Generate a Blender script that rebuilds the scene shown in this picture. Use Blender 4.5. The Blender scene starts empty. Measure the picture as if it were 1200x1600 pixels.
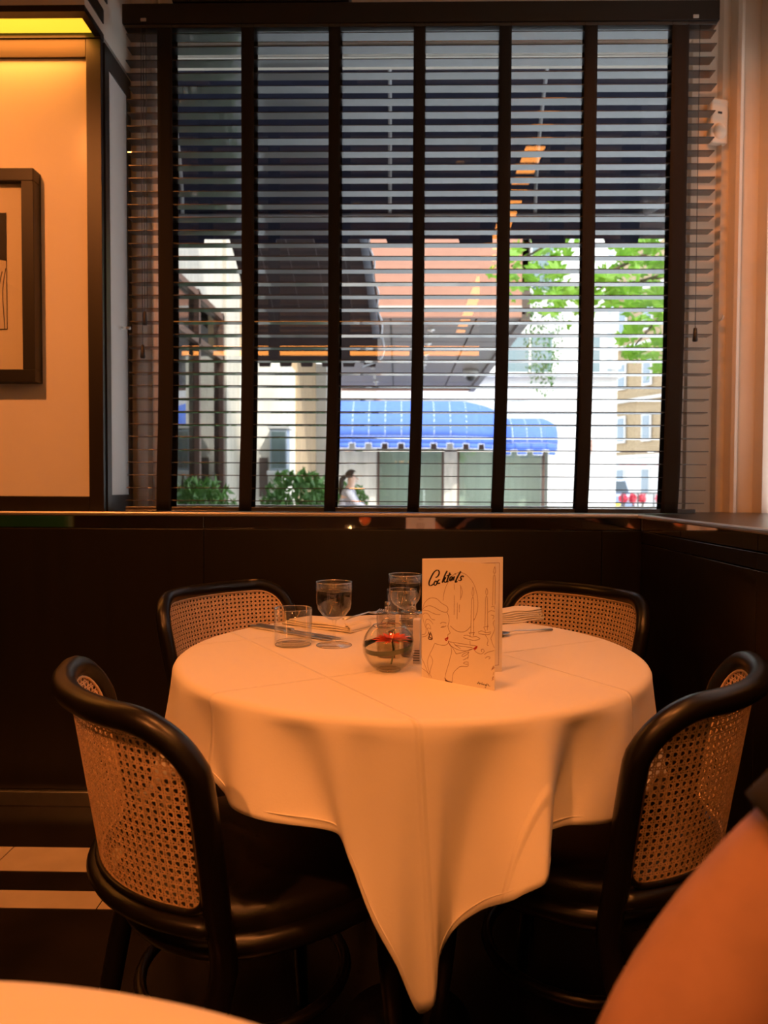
import bpy, bmesh, math, random
from mathutils import Vector, Matrix, Euler
PI = math.pi
R = math.radians
random.seed(7)
scene = bpy.context.scene
COL = scene.collection

# ------------------------------------------------------------------ camera, world, sun, exposure
cam_data = bpy.data.cameras.new('camera')
cam = bpy.data.objects.new('camera', cam_data)
COL.objects.link(cam)
cam_data.sensor_fit = 'VERTICAL'
cam_data.sensor_height = 36.0
cam_data.lens = 27.0
cam_data.clip_start = 0.02
cam_data.clip_end = 300
cam.matrix_world = (Matrix.Translation((0, 0, 1.09)) @ Matrix.Rotation(R(1.0), 4, 'Z')
                    @ Matrix.Rotation(R(90 - 1.86), 4, 'X') @ Matrix.Rotation(R(0.25), 4, 'Z'))
cam_data.dof.use_dof = True
cam_data.dof.focus_distance = 1.6
cam_data.dof.aperture_fstop = 5.0
scene.camera = cam

world = bpy.data.worlds.new('world')
scene.world = world
world.use_nodes = True
wn = world.node_tree.nodes
wl = world.node_tree.links
wn.clear()
w_out = wn.new('ShaderNodeOutputWorld')
w_bg = wn.new('ShaderNodeBackground')
w_tc = wn.new('ShaderNodeTexCoord')
w_sep = wn.new('ShaderNodeSeparateXYZ')
w_ramp = wn.new('ShaderNodeValToRGB')
w_ramp.color_ramp.elements[0].position = 0.0
w_ramp.color_ramp.elements[0].color = (0.95, 0.97, 1.0, 1)
w_ramp.color_ramp.elements[1].position = 1.0
w_ramp.color_ramp.elements[1].color = (0.62, 0.78, 1.0, 1)
wl.new(w_tc.outputs['Generated'], w_sep.inputs[0])
wl.new(w_sep.outputs['Z'], w_ramp.inputs[0])
wl.new(w_ramp.outputs[0], w_bg.inputs[0])
w_bg.inputs[1].default_value = 4.0
wl.new(w_bg.outputs[0], w_out.inputs[0])

sun_data = bpy.data.lights.new('sun', 'SUN')
sun_data.energy = 5.2
sun_data.angle = R(1.5)
sun_data.color = (1.0, 0.95, 0.86)
sun = bpy.data.objects.new('sun', sun_data)
COL.objects.link(sun)
sun.rotation_euler = Vector((-0.38, 0.62, -0.69)).to_track_quat('-Z', 'Y').to_euler()

scene.view_settings.view_transform = 'Standard'
scene.view_settings.look = 'None'
scene.view_settings.gamma = 1.0
scene.view_settings.use_curve_mapping = False
scene.view_settings.exposure = 0.0
LAMP = (1.0, 0.285, 0.06)          # colour of the restaurant's warm lamps

# ------------------------------------------------------------------ materials
MATS = {}
def mat(name, col, rough=0.5, metal=0.0, spec=0.5, noise=0.0, scale=20.0, stretch=(1, 1, 1), bump=0.0,
        emit=None, estr=0.0, coat=0.0, sheen=0.0, transl=0.0, col2=None):
    if name in MATS:
        return MATS[name]
    m = bpy.data.materials.new(name)
    m.use_nodes = True
    nt = m.node_tree
    b = nt.nodes['Principled BSDF']
    b.inputs['Base Color'].default_value = (*col, 1)
    b.inputs['Roughness'].default_value = rough
    b.inputs['Metallic'].default_value = metal
    b.inputs['Specular IOR Level'].default_value = spec
    b.inputs['Coat Weight'].default_value = coat
    b.inputs['Sheen Weight'].default_value = sheen
    if emit:
        b.inputs['Emission Color'].default_value = (*emit, 1)
        b.inputs['Emission Strength'].default_value = estr
    if noise or bump:
        tc = nt.nodes.new('ShaderNodeTexCoord')
        mp = nt.nodes.new('ShaderNodeMapping')
        mp.inputs['Scale'].default_value = stretch
        nz = nt.nodes.new('ShaderNodeTexNoise')
        nz.inputs['Scale'].default_value = scale
        nz.inputs['Detail'].default_value = 5
        nt.links.new(tc.outputs['Object'], mp.inputs[0])
        nt.links.new(mp.outputs[0], nz.inputs[0])
        if noise:
            mx = nt.nodes.new('ShaderNodeMix')
            mx.data_type = 'RGBA'
            c2 = col2 if col2 else tuple(max(0, c * (1 - noise)) for c in col)
            c1 = col if col2 else tuple(min(1, c * (1 + noise * 0.6)) for c in col)
            mx.inputs[6].default_value = (*c1, 1)
            mx.inputs[7].default_value = (*c2, 1)
            rp = nt.nodes.new('ShaderNodeValToRGB')
            rp.color_ramp.elements[0].position = 0.35
            rp.color_ramp.elements[1].position = 0.68
            nt.links.new(nz.outputs[0], rp.inputs[0])
            nt.links.new(rp.outputs[0], mx.inputs[0])
            nt.links.new(mx.outputs[2], b.inputs['Base Color'])
        if bump:
            bp = nt.nodes.new('ShaderNodeBump')
            bp.inputs['Strength'].default_value = bump
            bp.inputs['Distance'].default_value = 0.002
            nt.links.new(nz.outputs[0], bp.inputs['Height'])
            nt.links.new(bp.outputs[0], b.inputs['Normal'])
    if transl:
        out = nt.nodes['Material Output']
        tr = nt.nodes.new('ShaderNodeBsdfTranslucent')
        tr.inputs[0].default_value = (*col, 1)
        ms = nt.nodes.new('ShaderNodeMixShader')
        ms.inputs[0].default_value = transl
        nt.links.new(b.outputs[0], ms.inputs[1])
        nt.links.new(tr.outputs[0], ms.inputs[2])
        nt.links.new(ms.outputs[0], out.inputs[0])
    MATS[name] = m
    return m

def glass_mat(name, tint=(1, 1, 1), ior=1.5, gain=2.0, rough=0.0, base=0.0):
    """Thin glass: see-through, with a mirror reflection that grows towards grazing angles."""
    m = bpy.data.materials.new(name)
    m.use_nodes = True
    nt = m.node_tree
    nt.nodes.clear()
    out = nt.nodes.new('ShaderNodeOutputMaterial')
    tr = nt.nodes.new('ShaderNodeBsdfTransparent')
    tr.inputs[0].default_value = (*tint, 1)
    gl = nt.nodes.new('ShaderNodeBsdfGlossy')
    gl.inputs['Roughness'].default_value = rough
    # Schlick term from the facing angle, the same from either side of the sheet
    lw = nt.nodes.new('ShaderNodeLayerWeight')
    lw.inputs[0].default_value = 0.5
    pw = nt.nodes.new('ShaderNodeMath')
    pw.operation = 'POWER'
    pw.inputs[1].default_value = 5.0
    nt.links.new(lw.outputs['Facing'], pw.inputs[0])
    f0 = ((ior - 1) / (ior + 1)) ** 2 * gain + base
    mu = nt.nodes.new('ShaderNodeMath')
    mu.operation = 'MULTIPLY_ADD'
    mu.use_clamp = True
    mu.inputs[1].default_value = 1 - f0
    mu.inputs[2].default_value = f0
    ms = nt.nodes.new('ShaderNodeMixShader')
    nt.links.new(pw.outputs[0], mu.inputs[0])
    nt.links.new(mu.outputs[0], ms.inputs[0])
    nt.links.new(tr.outputs[0], ms.inputs[1])
    nt.links.new(gl.outputs[0], ms.inputs[2])
    nt.links.new(ms.outputs[0], out.inputs[0])
    MATS[name] = m
    return m

def wood_mat(name, c1, c2, rough, axis='Z', scale=18):
    st = {'Z': (1, 1, 0.06), 'X': (0.06, 1, 1), 'Y': (1, 0.06, 1)}[axis]
    return mat(name, c1, rough, noise=0.5, scale=scale, stretch=st, col2=c2, bump=0.15)

M_WALL = mat('cream_paint', (0.72, 0.64, 0.54), 0.45, noise=0.05, scale=6, bump=0.05)
M_PANEL_GLOSS = mat('glossy_cream_panel', (0.82, 0.77, 0.70), 0.16, noise=0.03, scale=3)
M_WHITE = mat('white_paint', (0.78, 0.76, 0.72), 0.35, noise=0.04, scale=10)
M_OAKF = wood_mat('dark_oak', (0.012, 0.0065, 0.0035), (0.007, 0.004, 0.002), 0.42, 'Z', 30)
M_OAKH = wood_mat('dark_oak_rail', (0.060, 0.030, 0.014), (0.026, 0.013, 0.006), 0.42, 'X', 30)
M_DARKP = wood_mat('black_panel', (0.011, 0.008, 0.0065), (0.008, 0.006, 0.005), 0.34, 'Z', 22)
M_BLACKW = mat('black_lacquer', (0.007, 0.005, 0.004), 0.32, noise=0.15, scale=30)
M_SLAT = mat('slat_wood', (0.007, 0.0055, 0.005), 0.34, spec=1.0, coat=1.0, noise=0.2, scale=30, stretch=(0.05, 1, 1))
M_TAPE = mat('tape_cloth', (0.008, 0.006, 0.005), 0.9, bump=0.3, scale=600)
M_CHROME = mat('chrome', (0.82, 0.80, 0.77), 0.28, 1.0, noise=0.05, scale=40)
M_MIRROR = mat('mirror', (0.80, 0.76, 0.72), 0.03, 1.0, noise=0.02, scale=4)
M_STEEL = mat('brushed_steel', (0.70, 0.68, 0.66), 0.42, 1.0, bump=0.1, scale=80, stretch=(1, 0.05, 1))
M_CUTLERY = mat('cutlery_steel', (0.80, 0.78, 0.75), 0.30, 1.0, noise=0.05, scale=60)
M_CLOTH = mat('white_linen', (0.80, 0.76, 0.71), 0.85, sheen=0.1, bump=0.08, scale=420)
M_NAPKIN = mat('napkin_linen', (0.80, 0.75, 0.66), 0.85, bump=0.12, scale=500)
M_CANE = mat('cane', (0.86, 0.62, 0.40), 0.5, noise=0.30, scale=160)
M_CANERIM = mat('cane_rim', (0.86, 0.64, 0.42), 0.5, noise=0.12, scale=90)
M_LEATHER = mat('black_leather', (0.013, 0.010, 0.008), 0.38, bump=0.25, scale=260)
M_FLOORD = mat('black_tile', (0.013, 0.009, 0.007), 0.22, noise=0.4, scale=6)
M_FLOORL = mat('cream_tile', (0.55, 0.46, 0.36), 0.35, noise=0.10, scale=9)
M_STONE = mat('travertine', (0.52, 0.47, 0.39), 0.8, noise=0.16, scale=9, stretch=(1, 1, 0.15))
M_STONESHADE = mat('travertine_shaded_tan', (0.50, 0.36, 0.22), 0.8, noise=0.2, scale=9, stretch=(1, 1, 0.15))  # tan stone of the far wall, shade darkening put into the colour
M_STONEW = mat('white_stone', (0.62, 0.60, 0.57), 0.8, noise=0.06, scale=4)
M_BRICK = mat('far_brick', (0.34, 0.245, 0.14), 0.9, noise=0.2, scale=7)
M_BLUE = mat('blue_canvas', (0.075, 0.15, 0.52), 0.75, noise=0.08, scale=8)
M_NAVY = mat('navy_canvas', (0.020, 0.024, 0.060), 0.8, noise=0.12, scale=8)
M_MAROON = mat('brown_canvas', (0.050, 0.030, 0.030), 0.8, noise=0.12, scale=8)
M_PIPING = mat('white_piping', (0.75, 0.76, 0.82), 0.6)
M_TERRA = mat('terracotta_metal', (0.50, 0.24, 0.17), 0.5, noise=0.05, scale=3)
M_SOFFIT = mat('soffit_metal', (0.125, 0.092, 0.08), 0.4, noise=0.06, scale=3)
M_FRAMEB = mat('bronze_frame', (0.10, 0.055, 0.04), 0.4, noise=0.1)
M_PAVE = mat('pavement', (0.74, 0.72, 0.69), 0.75, noise=0.12, scale=3)
M_ROAD = mat('asphalt', (0.20, 0.20, 0.20), 0.85, noise=0.2, scale=30)
M_SKIN = mat('skin', (0.50, 0.27, 0.19), 0.5, noise=0.10, scale=24, bump=0.05)
M_BLACKC = mat('black_cotton', (0.012, 0.012, 0.013), 0.9, bump=0.15, scale=400)
M_JEANS = mat('dark_trousers', (0.02, 0.022, 0.03), 0.9, bump=0.1, scale=400)
M_HAIR = mat('brown_hair', (0.035, 0.018, 0.010), 0.45, noise=0.4, scale=60, stretch=(1, 1, 0.1))
M_LEAF = mat('plane_leaf', (0.27, 0.50, 0.055), 0.5, noise=0.3, scale=3, transl=0.45)
M_LEAFD = mat('shrub_leaf', (0.10, 0.22, 0.045), 0.5, noise=0.5, scale=7, transl=0.2)
M_BARK = mat('bark', (0.12, 0.085, 0.05), 0.9, noise=0.3, scale=14, bump=0.4)
M_PAPER = mat('menu_paper', (0.80, 0.76, 0.70), 0.55, noise=0.02, scale=14)
M_INK = mat('brown_ink', (0.22, 0.085, 0.03), 0.6)
M_INKB = mat('black_ink', (0.010, 0.009, 0.012), 0.5)
M_INKR = mat('red_ink', (0.50, 0.035, 0.02), 0.5)
M_PLASTIC = mat('cream_plastic', (0.74, 0.66, 0.55), 0.4)
M_BLACKPL = mat('black_plastic', (0.012, 0.011, 0.010), 0.4)
M_GREEN = mat('green_velvet', (0.012, 0.13, 0.045), 0.85, sheen=0.4)
M_LAMPY = mat('cornice_lamp', (0.9, 0.7, 0.2), 0.4, emit=(1.0, 0.60, 0.035), estr=1.3)
M_STRIP = mat('cove_lamp', (0.9, 0.6, 0.3), 0.4, emit=(1.0, 0.34, 0.06), estr=10.0)
M_SPOTLENS = mat('downlight_lens', (0.9, 0.7, 0.4), 0.4, emit=(1.0, 0.50, 0.18), estr=1.2)
M_FLAME = mat('flame', (1, 0.8, 0.4), 0.5, emit=(1.0, 0.62, 0.22), estr=22.0)
M_WAX = mat('wax', (0.85, 0.8, 0.7), 0.4)
M_FLOWER = mat('orange_petal', (0.80, 0.11, 0.02), 0.5, noise=0.3, scale=200, transl=0.2)
M_LEAFBAND = mat('green_leaf_band', (0.020, 0.050, 0.015), 0.35, noise=0.3, scale=60)
M_STEM = mat('green_stem', (0.06, 0.11, 0.03), 0.5)
M_PINK = mat('red_blossom', (0.65, 0.05, 0.09), 0.6, noise=0.3, scale=20)
M_WINDOW = glass_mat('window_glass', (0.985, 0.995, 0.99), 1.5, 1.7)
M_GLASS = glass_mat('drinking_glass', (0.992, 0.992, 0.99), 1.45, 1.7)
M_GLASSEDGE = glass_mat('glass_edge', (0.9, 0.9, 0.88), 1.6, 1.5, 0.05, 0.42)
M_CRUETGLASS = glass_mat('cruet_glass', (0.84, 0.80, 0.76), 1.5, 1.5, 0.02, 0.06)
M_WATER = glass_mat('water', (0.93, 0.93, 0.86), 1.33, 1.5)
M_SHOPGLASS = glass_mat('shop_glass', (0.88, 0.92, 0.89), 1.6, 2.0)
M_DARKGLASS = glass_mat('tinted_shop_glass', (0.45, 0.48, 0.46), 1.6, 3.0)
M_CURTAIN = mat('pale_curtain', (0.62, 0.66, 0.58), 0.8, noise=0.1, scale=3, stretch=(4, 1, 0.2))

# ------------------------------------------------------------------ mesh helpers
class MB:
    def __init__(self):
        self.v = []
        self.f = []
        self.s = []
    def add(self, vs, fs, smooth=False):
        o = len(self.v)
        self.v += [tuple(p) for p in vs]
        for f in fs:
            self.f.append(tuple(o + i for i in f))
            self.s.append(smooth)
        return self
    def box(self, x0, x1, y0, y1, z0, z1):
        vs = [(x, y, z) for z in (z0, z1) for y in (y0, y1) for x in (x0, x1)]
        return self.add(vs, [(0, 2, 3, 1), (4, 5, 7, 6), (0, 1, 5, 4), (2, 6, 7, 3), (0, 4, 6, 2), (1, 3, 7, 5)])
    def cbox(self, x0, x1, y0, y1, z0, z1, b):
        """box with chamfered edges"""
        bm = bmesh.new()
        bmesh.ops.create_cube(bm, size=1)
        for v in bm.verts:
            v.co = Vector(((x0 + x1) / 2 + v.co.x * (x1 - x0), (y0 + y1) / 2 + v.co.y * (y1 - y0), (z0 + z1) / 2 + v.co.z * (z1 - z0)))
        bmesh.ops.bevel(bm, geom=bm.edges[:], offset=b, segments=2, affect='EDGES', profile=0.5)
        bm.verts.index_update()
        self.add([v.co[:] for v in bm.verts], [tuple(v.index for v in f.verts) for f in bm.faces])
        bm.free()
        return self
    def quad(self, a, b, c, d):
        return self.add([a, b, c, d], [(0, 1, 2, 3)])
    def prism(self, pts, axis, a, b):
        """extrude a closed 2D outline along an axis; 2D = remaining axes in order"""
        def P(p, t):
            return {'X': (t, p[0], p[1]), 'Y': (p[0], t, p[1]), 'Z': (p[0], p[1], t)}[axis]
        n = len(pts)
        vs = [P(p, a) for p in pts] + [P(p, b) for p in pts]
        fs = [tuple(range(n - 1, -1, -1)), tuple(range(n, 2 * n))]
        fs += [(i, (i + 1) % n, n + (i + 1) % n, n + i) for i in range(n)]
        return self.add(vs, fs)
    def tube(self, pts, r, n=10, cap=True, closed=False, flat=1.0):
        pts = [Vector(p) for p in pts]
        m = len(pts)
        rs = r if isinstance(r, (list, tuple)) else [r] * m
        vs = []
        up = None
        for i in range(m):
            if closed:
                t = pts[(i + 1) % m] - pts[i - 1]
            else:
                t = pts[min(i + 1, m - 1)] - pts[max(i - 1, 0)]
            t.normalize()
            if up is None:
                up = t.cross(Vector((0, 0, 1)))
                if up.length < 0.05:
                    up = t.cross(Vector((1, 0, 0)))
            up = up - t * up.dot(t)
            up.normalize()
            w = t.cross(up)
            for k in range(n):
                a = 2 * PI * k / n
                vs.append(pts[i] + (up * math.cos(a) + w * math.sin(a) * flat) * rs[i])
        fs = []
        for i in range(m if closed else m - 1):
            for k in range(n):
                a = i * n + k
                b = i * n + (k + 1) % n
                c = ((i + 1) % m) * n + (k + 1) % n
                d = ((i + 1) % m) * n + k
                fs.append((a, b, c, d))
        if cap and not closed:
            fs.append(tuple(range(n - 1, -1, -1)))
            fs.append(tuple((m - 1) * n + k for k in range(n)))
        return self.add(vs, fs, True)
    def lathe(self, prof, n=32, cx=0, cy=0, cz=0, close=False):
        vs = []
        m = len(prof)
        for (r, z) in prof:
            for k in range(n):
                a = 2 * PI * k / n
                vs.append((cx + r * math.cos(a), cy + r * math.sin(a), cz + z))
        fs = []
        for i in range(m - 1 if not close else m):
            for k in range(n):
                j = (i + 1) % m
                fs.append((i * n + k, i * n + (k + 1) % n, j * n + (k + 1) % n, j * n + k))
        return self.add(vs, fs, True)
    def disc(self, r, z, n=32, cx=0, cy=0):
        vs = [(cx + r * math.cos(2 * PI * k / n), cy + r * math.sin(2 * PI * k / n), z) for k in range(n)]
        return self.add(vs, [tuple(range(n))])
    def cyl(self, r, z0, z1, n=24, cx=0, cy=0):
        return self.prism([(cx + r * math.cos(2 * PI * k / n), cy + r * math.sin(2 * PI * k / n)) for k in range(n)], 'Z', z0, z1)
    def grid(self, fn, nu, nv, smooth=True, closeu=False):
        vs = [fn(i / nu, j / nv) for j in range(nv + 1) for i in range(nu + (0 if closeu else 1))]
        w = nu if closeu else nu + 1
        fs = []
        for j in range(nv):
            for i in range(nu):
                i2 = (i + 1) % w
                fs.append((j * w + i, j * w + i2, (j + 1) * w + i2, (j + 1) * w + i))
        return self.add(vs, fs, smooth)
    def ellipsoid(self, c, r, n=16, m=10):
        return self.grid(lambda u, v: (c[0] + r[0] * math.cos(2 * PI * u) * math.sin(PI * v),
                                       c[1] + r[1] * math.sin(2 * PI * u) * math.sin(PI * v),
                                       c[2] - r[2] * math.cos(PI * v)), n, m, True, True)
    def xf(self, mtx):
        self.v = [tuple(mtx @ Vector(p)) for p in self.v]
        return self
    def mesh(self, name, material):
        me = bpy.data.meshes.new(name)
        me.from_pydata(self.v, [], self.f)
        me.polygons.foreach_set('use_smooth', self.s)
        me.materials.append(material)
        me.update()
        return me
    def build(self, name, material, parent=None, label=None):
        o = bpy.data.objects.new(name, self.mesh(name, material))
        COL.objects.link(o)
        if parent is not None:
            o.parent = parent
        if label:
            o['label'] = label
        return o

def inst(name, me, parent=None, loc=(0, 0, 0), rot=(0, 0, 0), scale=(1, 1, 1)):
    o = bpy.data.objects.new(name, me)
    COL.objects.link(o)
    o.location = loc
    o.rotation_euler = rot
    o.scale = scale
    if parent is not None:
        o.parent = parent
    return o
def tag(o, label, cat, group=None):
    o['label'] = label
    o['category'] = cat
    if group:
        o['group'] = group
    return o
def thing(name, label, cat, loc=(0, 0, 0), rz=0, group=None):
    o = bpy.data.objects.new(name, None)
    o.empty_display_size = 0.1
    COL.objects.link(o)
    o.location = loc
    o.rotation_euler = (0, 0, rz)
    return tag(o, label, cat, group)
def struct(o):
    o['kind'] = 'structure'
    return o
def stuff(o):
    o['kind'] = 'stuff'
    return o
def copy_tree(o, parent=None):
    c = o.copy()
    COL.objects.link(c)
    c.parent = parent
    for ch in list(o.children):
        copy_tree(ch, c)
    return c
def mod_bevel(o, w, seg=2):
    m = o.modifiers.new('bevel', 'BEVEL')
    m.width = w
    m.segments = seg
    m.limit_method = 'ANGLE'
    return o
def recalc(o):
    bm = bmesh.new()
    bm.from_mesh(o.data)
    bmesh.ops.recalc_face_normals(bm, faces=bm.faces[:])
    bm.to_mesh(o.data)
    bm.free()
    return o
def catmull(pts, n=8, closed=False):
    out = []
    P = [Vector(p) for p in pts]
    m = len(P)
    for i in range(m if closed else m - 1):
        if closed:
            a, b, c, d = P[i - 1], P[i], P[(i + 1) % m], P[(i + 2) % m]
        else:
            a, b, c, d = P[max(i - 1, 0)], P[i], P[i + 1], P[min(i + 2, m - 1)]
        for k in range(n):
            t = k / n
            out.append(0.5 * ((2 * b) + (c - a) * t + (2 * a - 5 * b + 4 * c - d) * t * t + (3 * b - a - 3 * c + d) * t ** 3))
    if not closed:
        out.append(P[-1])
    return out

# ------------------------------------------------------------------ room shell
XL, YB, ZC = -3.6, -3.3, 2.95        # left wall, wall behind the camera, ceiling
YW, XR, ZL = 2.58, 0.815, 1.0        # window-side panelling, right panelling, ledge height
floor = struct(MB().box(XL, XR + 0.02, YB, YW + 0.02, -0.06, 0.0).build('floor', M_FLOORD))
tile_a = MB().cbox(-0.4485, 0.4485, 0.0, 0.141, 0.0, 0.0025, 0.0008).mesh('tile', M_FLOORL)
tile_b = MB().cbox(-0.4485, 0.4485, 0.0, 0.084, 0.0, 0.0025, 0.0008).mesh('tile', M_FLOORL)
for k in range(3):
    inst('tile', tile_a, floor, (-0.70 - 0.9 * k, 2.1195, -0.0005))
    inst('tile', tile_b, floor, (-0.32 - 0.9 * k - 0.9, 1.9305, -0.0005))
inst('tile', MB().cbox(-0.77 + 0.0015, -0.60, 0.0, 0.084, 0.0, 0.0025, 0.0008).mesh('tile', M_FLOORL), floor, (0, 1.9305, -0.0005))

wall_low = struct(MB().box(XL, XR + 0.6, YW + 0.02, 2.95, 0.0, ZL - 0.012).build('wall_back', M_DARKP))
seams = [XL, -2.0, -0.6542, 0.6856, XR + 0.02]
for a, b in zip(seams[:-1], seams[1:]):
    MB().cbox(a + 0.001, b - 0.001, YW, YW + 0.019, 0.05, 0.946, 0.0015).build('panel', M_DARKP, wall_low)
for a, b in ((XL, -2.0), (-2.0, -0.6542), (-0.6542, XR)):
    MB().cbox(a + 0.0007, b - 0.0007, YW + 0.001, YW + 0.019, 0.949, 0.989, 0.0008).build('mirror_strip', M_MIRROR, wall_low, 'narrow mirrored strip')
wall_right = struct(MB().box(XR + 0.02, XR + 0.06, YB, 2.6, 0.0, ZL - 0.012).build('wall_right', M_DARKP))
for a, b in ((YB, -1.5), (-1.5, 0.2), (0.2, 1.75), (1.75, YW)):
    MB().cbox(XR, XR + 0.019, a + 0.001, b - 0.001, 0.05, 0.905, 0.0015).build('panel', M_DARKP, wall_right)
    MB().cbox(XR, XR + 0.019, a + 0.001, b - 0.001, 0.908, 0.946, 0.0015).build('panel', M_DARKP, wall_right)
    MB().cbox(XR + 0.001, XR + 0.019, a + 0.0007, b - 0.0007, 0.949, 0.989, 0.0008).build('mirror_strip', M_MIRROR, wall_right, 'narrow mirrored strip')
base_b = struct(MB().cbox(XL, XR, YW - 0.022, YW, 0.0, 0.05, 0.003).build('baseboard_back', M_CHROME))
base_r = struct(MB().cbox(XR - 0.022, XR, YB, YW - 0.022, 0.0, 0.05, 0.003).build('baseboard_right', M_CHROME))
# ledge with steel nosing
ledge = struct(MB().prism([(XL, YW - 0.004), (XR - 0.004, YW - 0.004), (XR - 0.004, YB), (1.42, YB), (1.42, 2.97), (XL, 2.97)], 'Z', 0.989, ZL - 0.0005).build('trim_1', mat('ledge_top', (0.03, 0.02, 0.015), 0.3, noise=0.2, scale=12)))
recalc(ledge)
nose = [(-0.014, -0.007), (-0.0155, -0.003), (-0.0155, 0.002), (-0.013, 0.0055), (-0.004, 0.006), (0.003, 0.003), (0.003, -0.007)]
struct(recalc(MB().prism([(YW + a, ZL - 0.003 + b) for a, b in nose], 'X', XL, XR - 0.012).build('trim_2', M_STEEL)))
struct(recalc(MB().prism([(XR + a, ZL - 0.003 + b) for a, b in nose], 'Y', YB, YW - 0.005).build('trim_3', M_STEEL)))

# window wall above the ledge
wb = MB()
wb.box(1.085, 1.5, 2.96, 3.12, ZL, ZC)
wb.box(-0.90, 1.085, 2.93, 3.12, 2.755, ZC)
wall_window = struct(wb.build('wall_window', M_WALL))
struct(MB().box(-1.3, -0.90, 2.93, 3.12, ZL, ZC).build('trim_8', M_WHITE))
struct(MB().tube([(-0.92, 2.925, ZL), (-0.92, 2.925, ZC)], 0.015, 14).build('trim_4', M_WHITE))
struct(recalc(MB().prism([(-0.99, 2.93), (-0.99, 2.915), (-0.95, 2.912), (-0.935, 2.93)], 'Z', ZL, ZC).build('trim_5', M_WHITE)))
prof = [(1.085, 2.955), (1.095, 2.94), (1.185, 2.935), (1.197, 2.915), (1.203, 2.945), (1.236, 2.945), (1.242, 2.895), (1.252, 2.886), (1.264, 2.89), (1.268, 2.925), (1.335, 2.915), (1.345, 2.86), (1.40, 2.86), (1.40, 3.0), (1.085, 3.0)]
struct(recalc(MB().prism(prof, 'Z', ZL, ZC).build('trim_6', M_WALL)))
# tall facade over our window (outside), keeps the sun off the near street
facade = struct(MB().box(-3.6, 12.0, 2.98, 3.13, ZC, 8.0).build('wall_outside', M_STONE))
struct(MB().box(1.5, 12.0, 2.98, 3.13, 0.0, ZC).build('wall_outside_right', M_STONE))
# window with frame, sill and pane
win = struct(MB().box(-0.90, -0.882, 2.95, 3.02, 1.0, 2.755).build('window_1', M_WHITE))
MB().box(1.068, 1.085, 2.95, 3.02, 1.0, 2.755).build('window_frame', M_WHITE, win)
MB().box(-0.882, 1.068, 2.95, 3.02, 2.733, 2.755).build('window_frame', M_WALL, win)
MB().box(-0.882, 1.068, 2.95, 3.02, 1.0, 1.018).build('window_frame', M_WHITE, win)
MB().box(-0.882, 1.068, 2.982, 2.988, 1.018, 2.733).build('pane', M_WINDOW, win)

# ceiling and the walls out of frame
struct(MB().box(XL, 1.5, YB, 3.0, ZC, ZC + 0.08).build('ceiling', mat('ceiling_paint', (0.55, 0.45, 0.36), 0.7, noise=0.04, scale=4)))
struct(MB().box(XL - 0.1, XL, YB, 3.0, 0, ZC).build('wall_left', M_DARKP))
struct(MB().box(XL, 1.5, YB - 0.1, YB, 0, ZC).build('wall_front', mat('brown_wall', (0.10, 0.06, 0.035), 0.5, noise=0.1, scale=4)))
rw = MB()
rw.box(1.40, 1.5, YB, 1.0, ZL, ZC)
rw.box(1.40, 1.5, 1.0, 2.9, 2.72, ZC)
struct(rw.build('wall_right_upper', M_WALL))
# right-hand window
win2 = struct(MB().box(1.42, 1.48, 1.0, 1.04, 1.0, 2.72).build('window_2', M_WHITE))
MB().box(1.42, 1.48, 2.86, 2.9, 1.0, 2.72).build('window_frame', M_WHITE, win2)
MB().box(1.45, 1.455, 1.04, 2.86, 1.0, 2.72).build('pane', M_WINDOW, win2)
blind2 = thing('venetian_blind', 'pale slatted blind at the right edge beside the cream pilaster', 'blind', (1.385, 1.93, 1.02))
sl2 = MB().cbox(-0.022, 0.022, -0.9, 0.9, -0.0015, 0.0015, 0.0007).mesh('slat', mat('pale_slat', (0.80, 0.76, 0.73), 0.5, transl=0.4))
for k in range(40):
    inst('slat', sl2, blind2, (0, 0, 0.02 + 0.0415 * k), (0, R(77), 0))
MB().cbox(-0.025, 0.025, -0.9, 0.9, 1.67, 1.70, 0.002).build('headrail', M_WHITE, blind2)
MB().cbox(-0.024, 0.024, -0.9, 0.9, -0.018, 0.0, 0.002).build('bottom_rail', M_WHITE, blind2)

# pier on the left: framed glossy panel, side return, bulkhead with lamp
pier = struct(MB().box(XL, -1.0165, 2.655, 2.93, ZL, 2.605).build('wall_pier', M_WALL))
MB().cbox(XL, -1.066, 2.648, 2.656, 1.053, 2.546, 0.001).build('glossy_panel', M_PANEL_GLOSS, pier)
MB().cbox(-1.0655, -1.0145, 2.638, 2.66, ZL, 2.606, 0.0015).build('stile', M_OAKF, pier)
MB().cbox(XL, -1.0665, 2.639, 2.66, 2.545, 2.606, 0.0015).build('top_rail', M_OAKH, pier)
MB().cbox(XL, -1.0665, 2.639, 2.66, ZL, 1.053, 0.0015).build('bottom_rail', M_OAKF, pier)
M_SIDEB = mat('black_side_frame', (0.016, 0.016, 0.016), 0.3)
MB().box(-1.016, -1.009, 2.661, 2.70, ZL, 2.606).build('stile', M_SIDEB, pier)
MB().box(-1.016, -1.009, 2.878, 2.915, ZL, 2.606).build('stile', M_SIDEB, pier)
MB().box(-1.016, -1.009, 2.70, 2.878, 2.535, 2.606).build('top_rail', M_SIDEB, pier)
MB().box(-1.016, -1.009, 2.70, 2.878, ZL, 1.058).build('bottom_rail', M_SIDEB, pier)
MB().box(-1.018, -1.013, 2.70, 2.878, 1.058, 2.535).build('side_panel', mat('satin_white_panel', (0.86, 0.84, 0.80), 0.14, spec=1.0, coat=1.0), pier)
bulk = struct(MB().box(XL, -1.013, 2.50, 2.93, 2.625, ZC).build('trim_7', M_WALL))
MB().box(XL, -1.012, 2.498, 2.535, 2.612, 2.632).build('edge_strip', M_OAKF, bulk)
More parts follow.
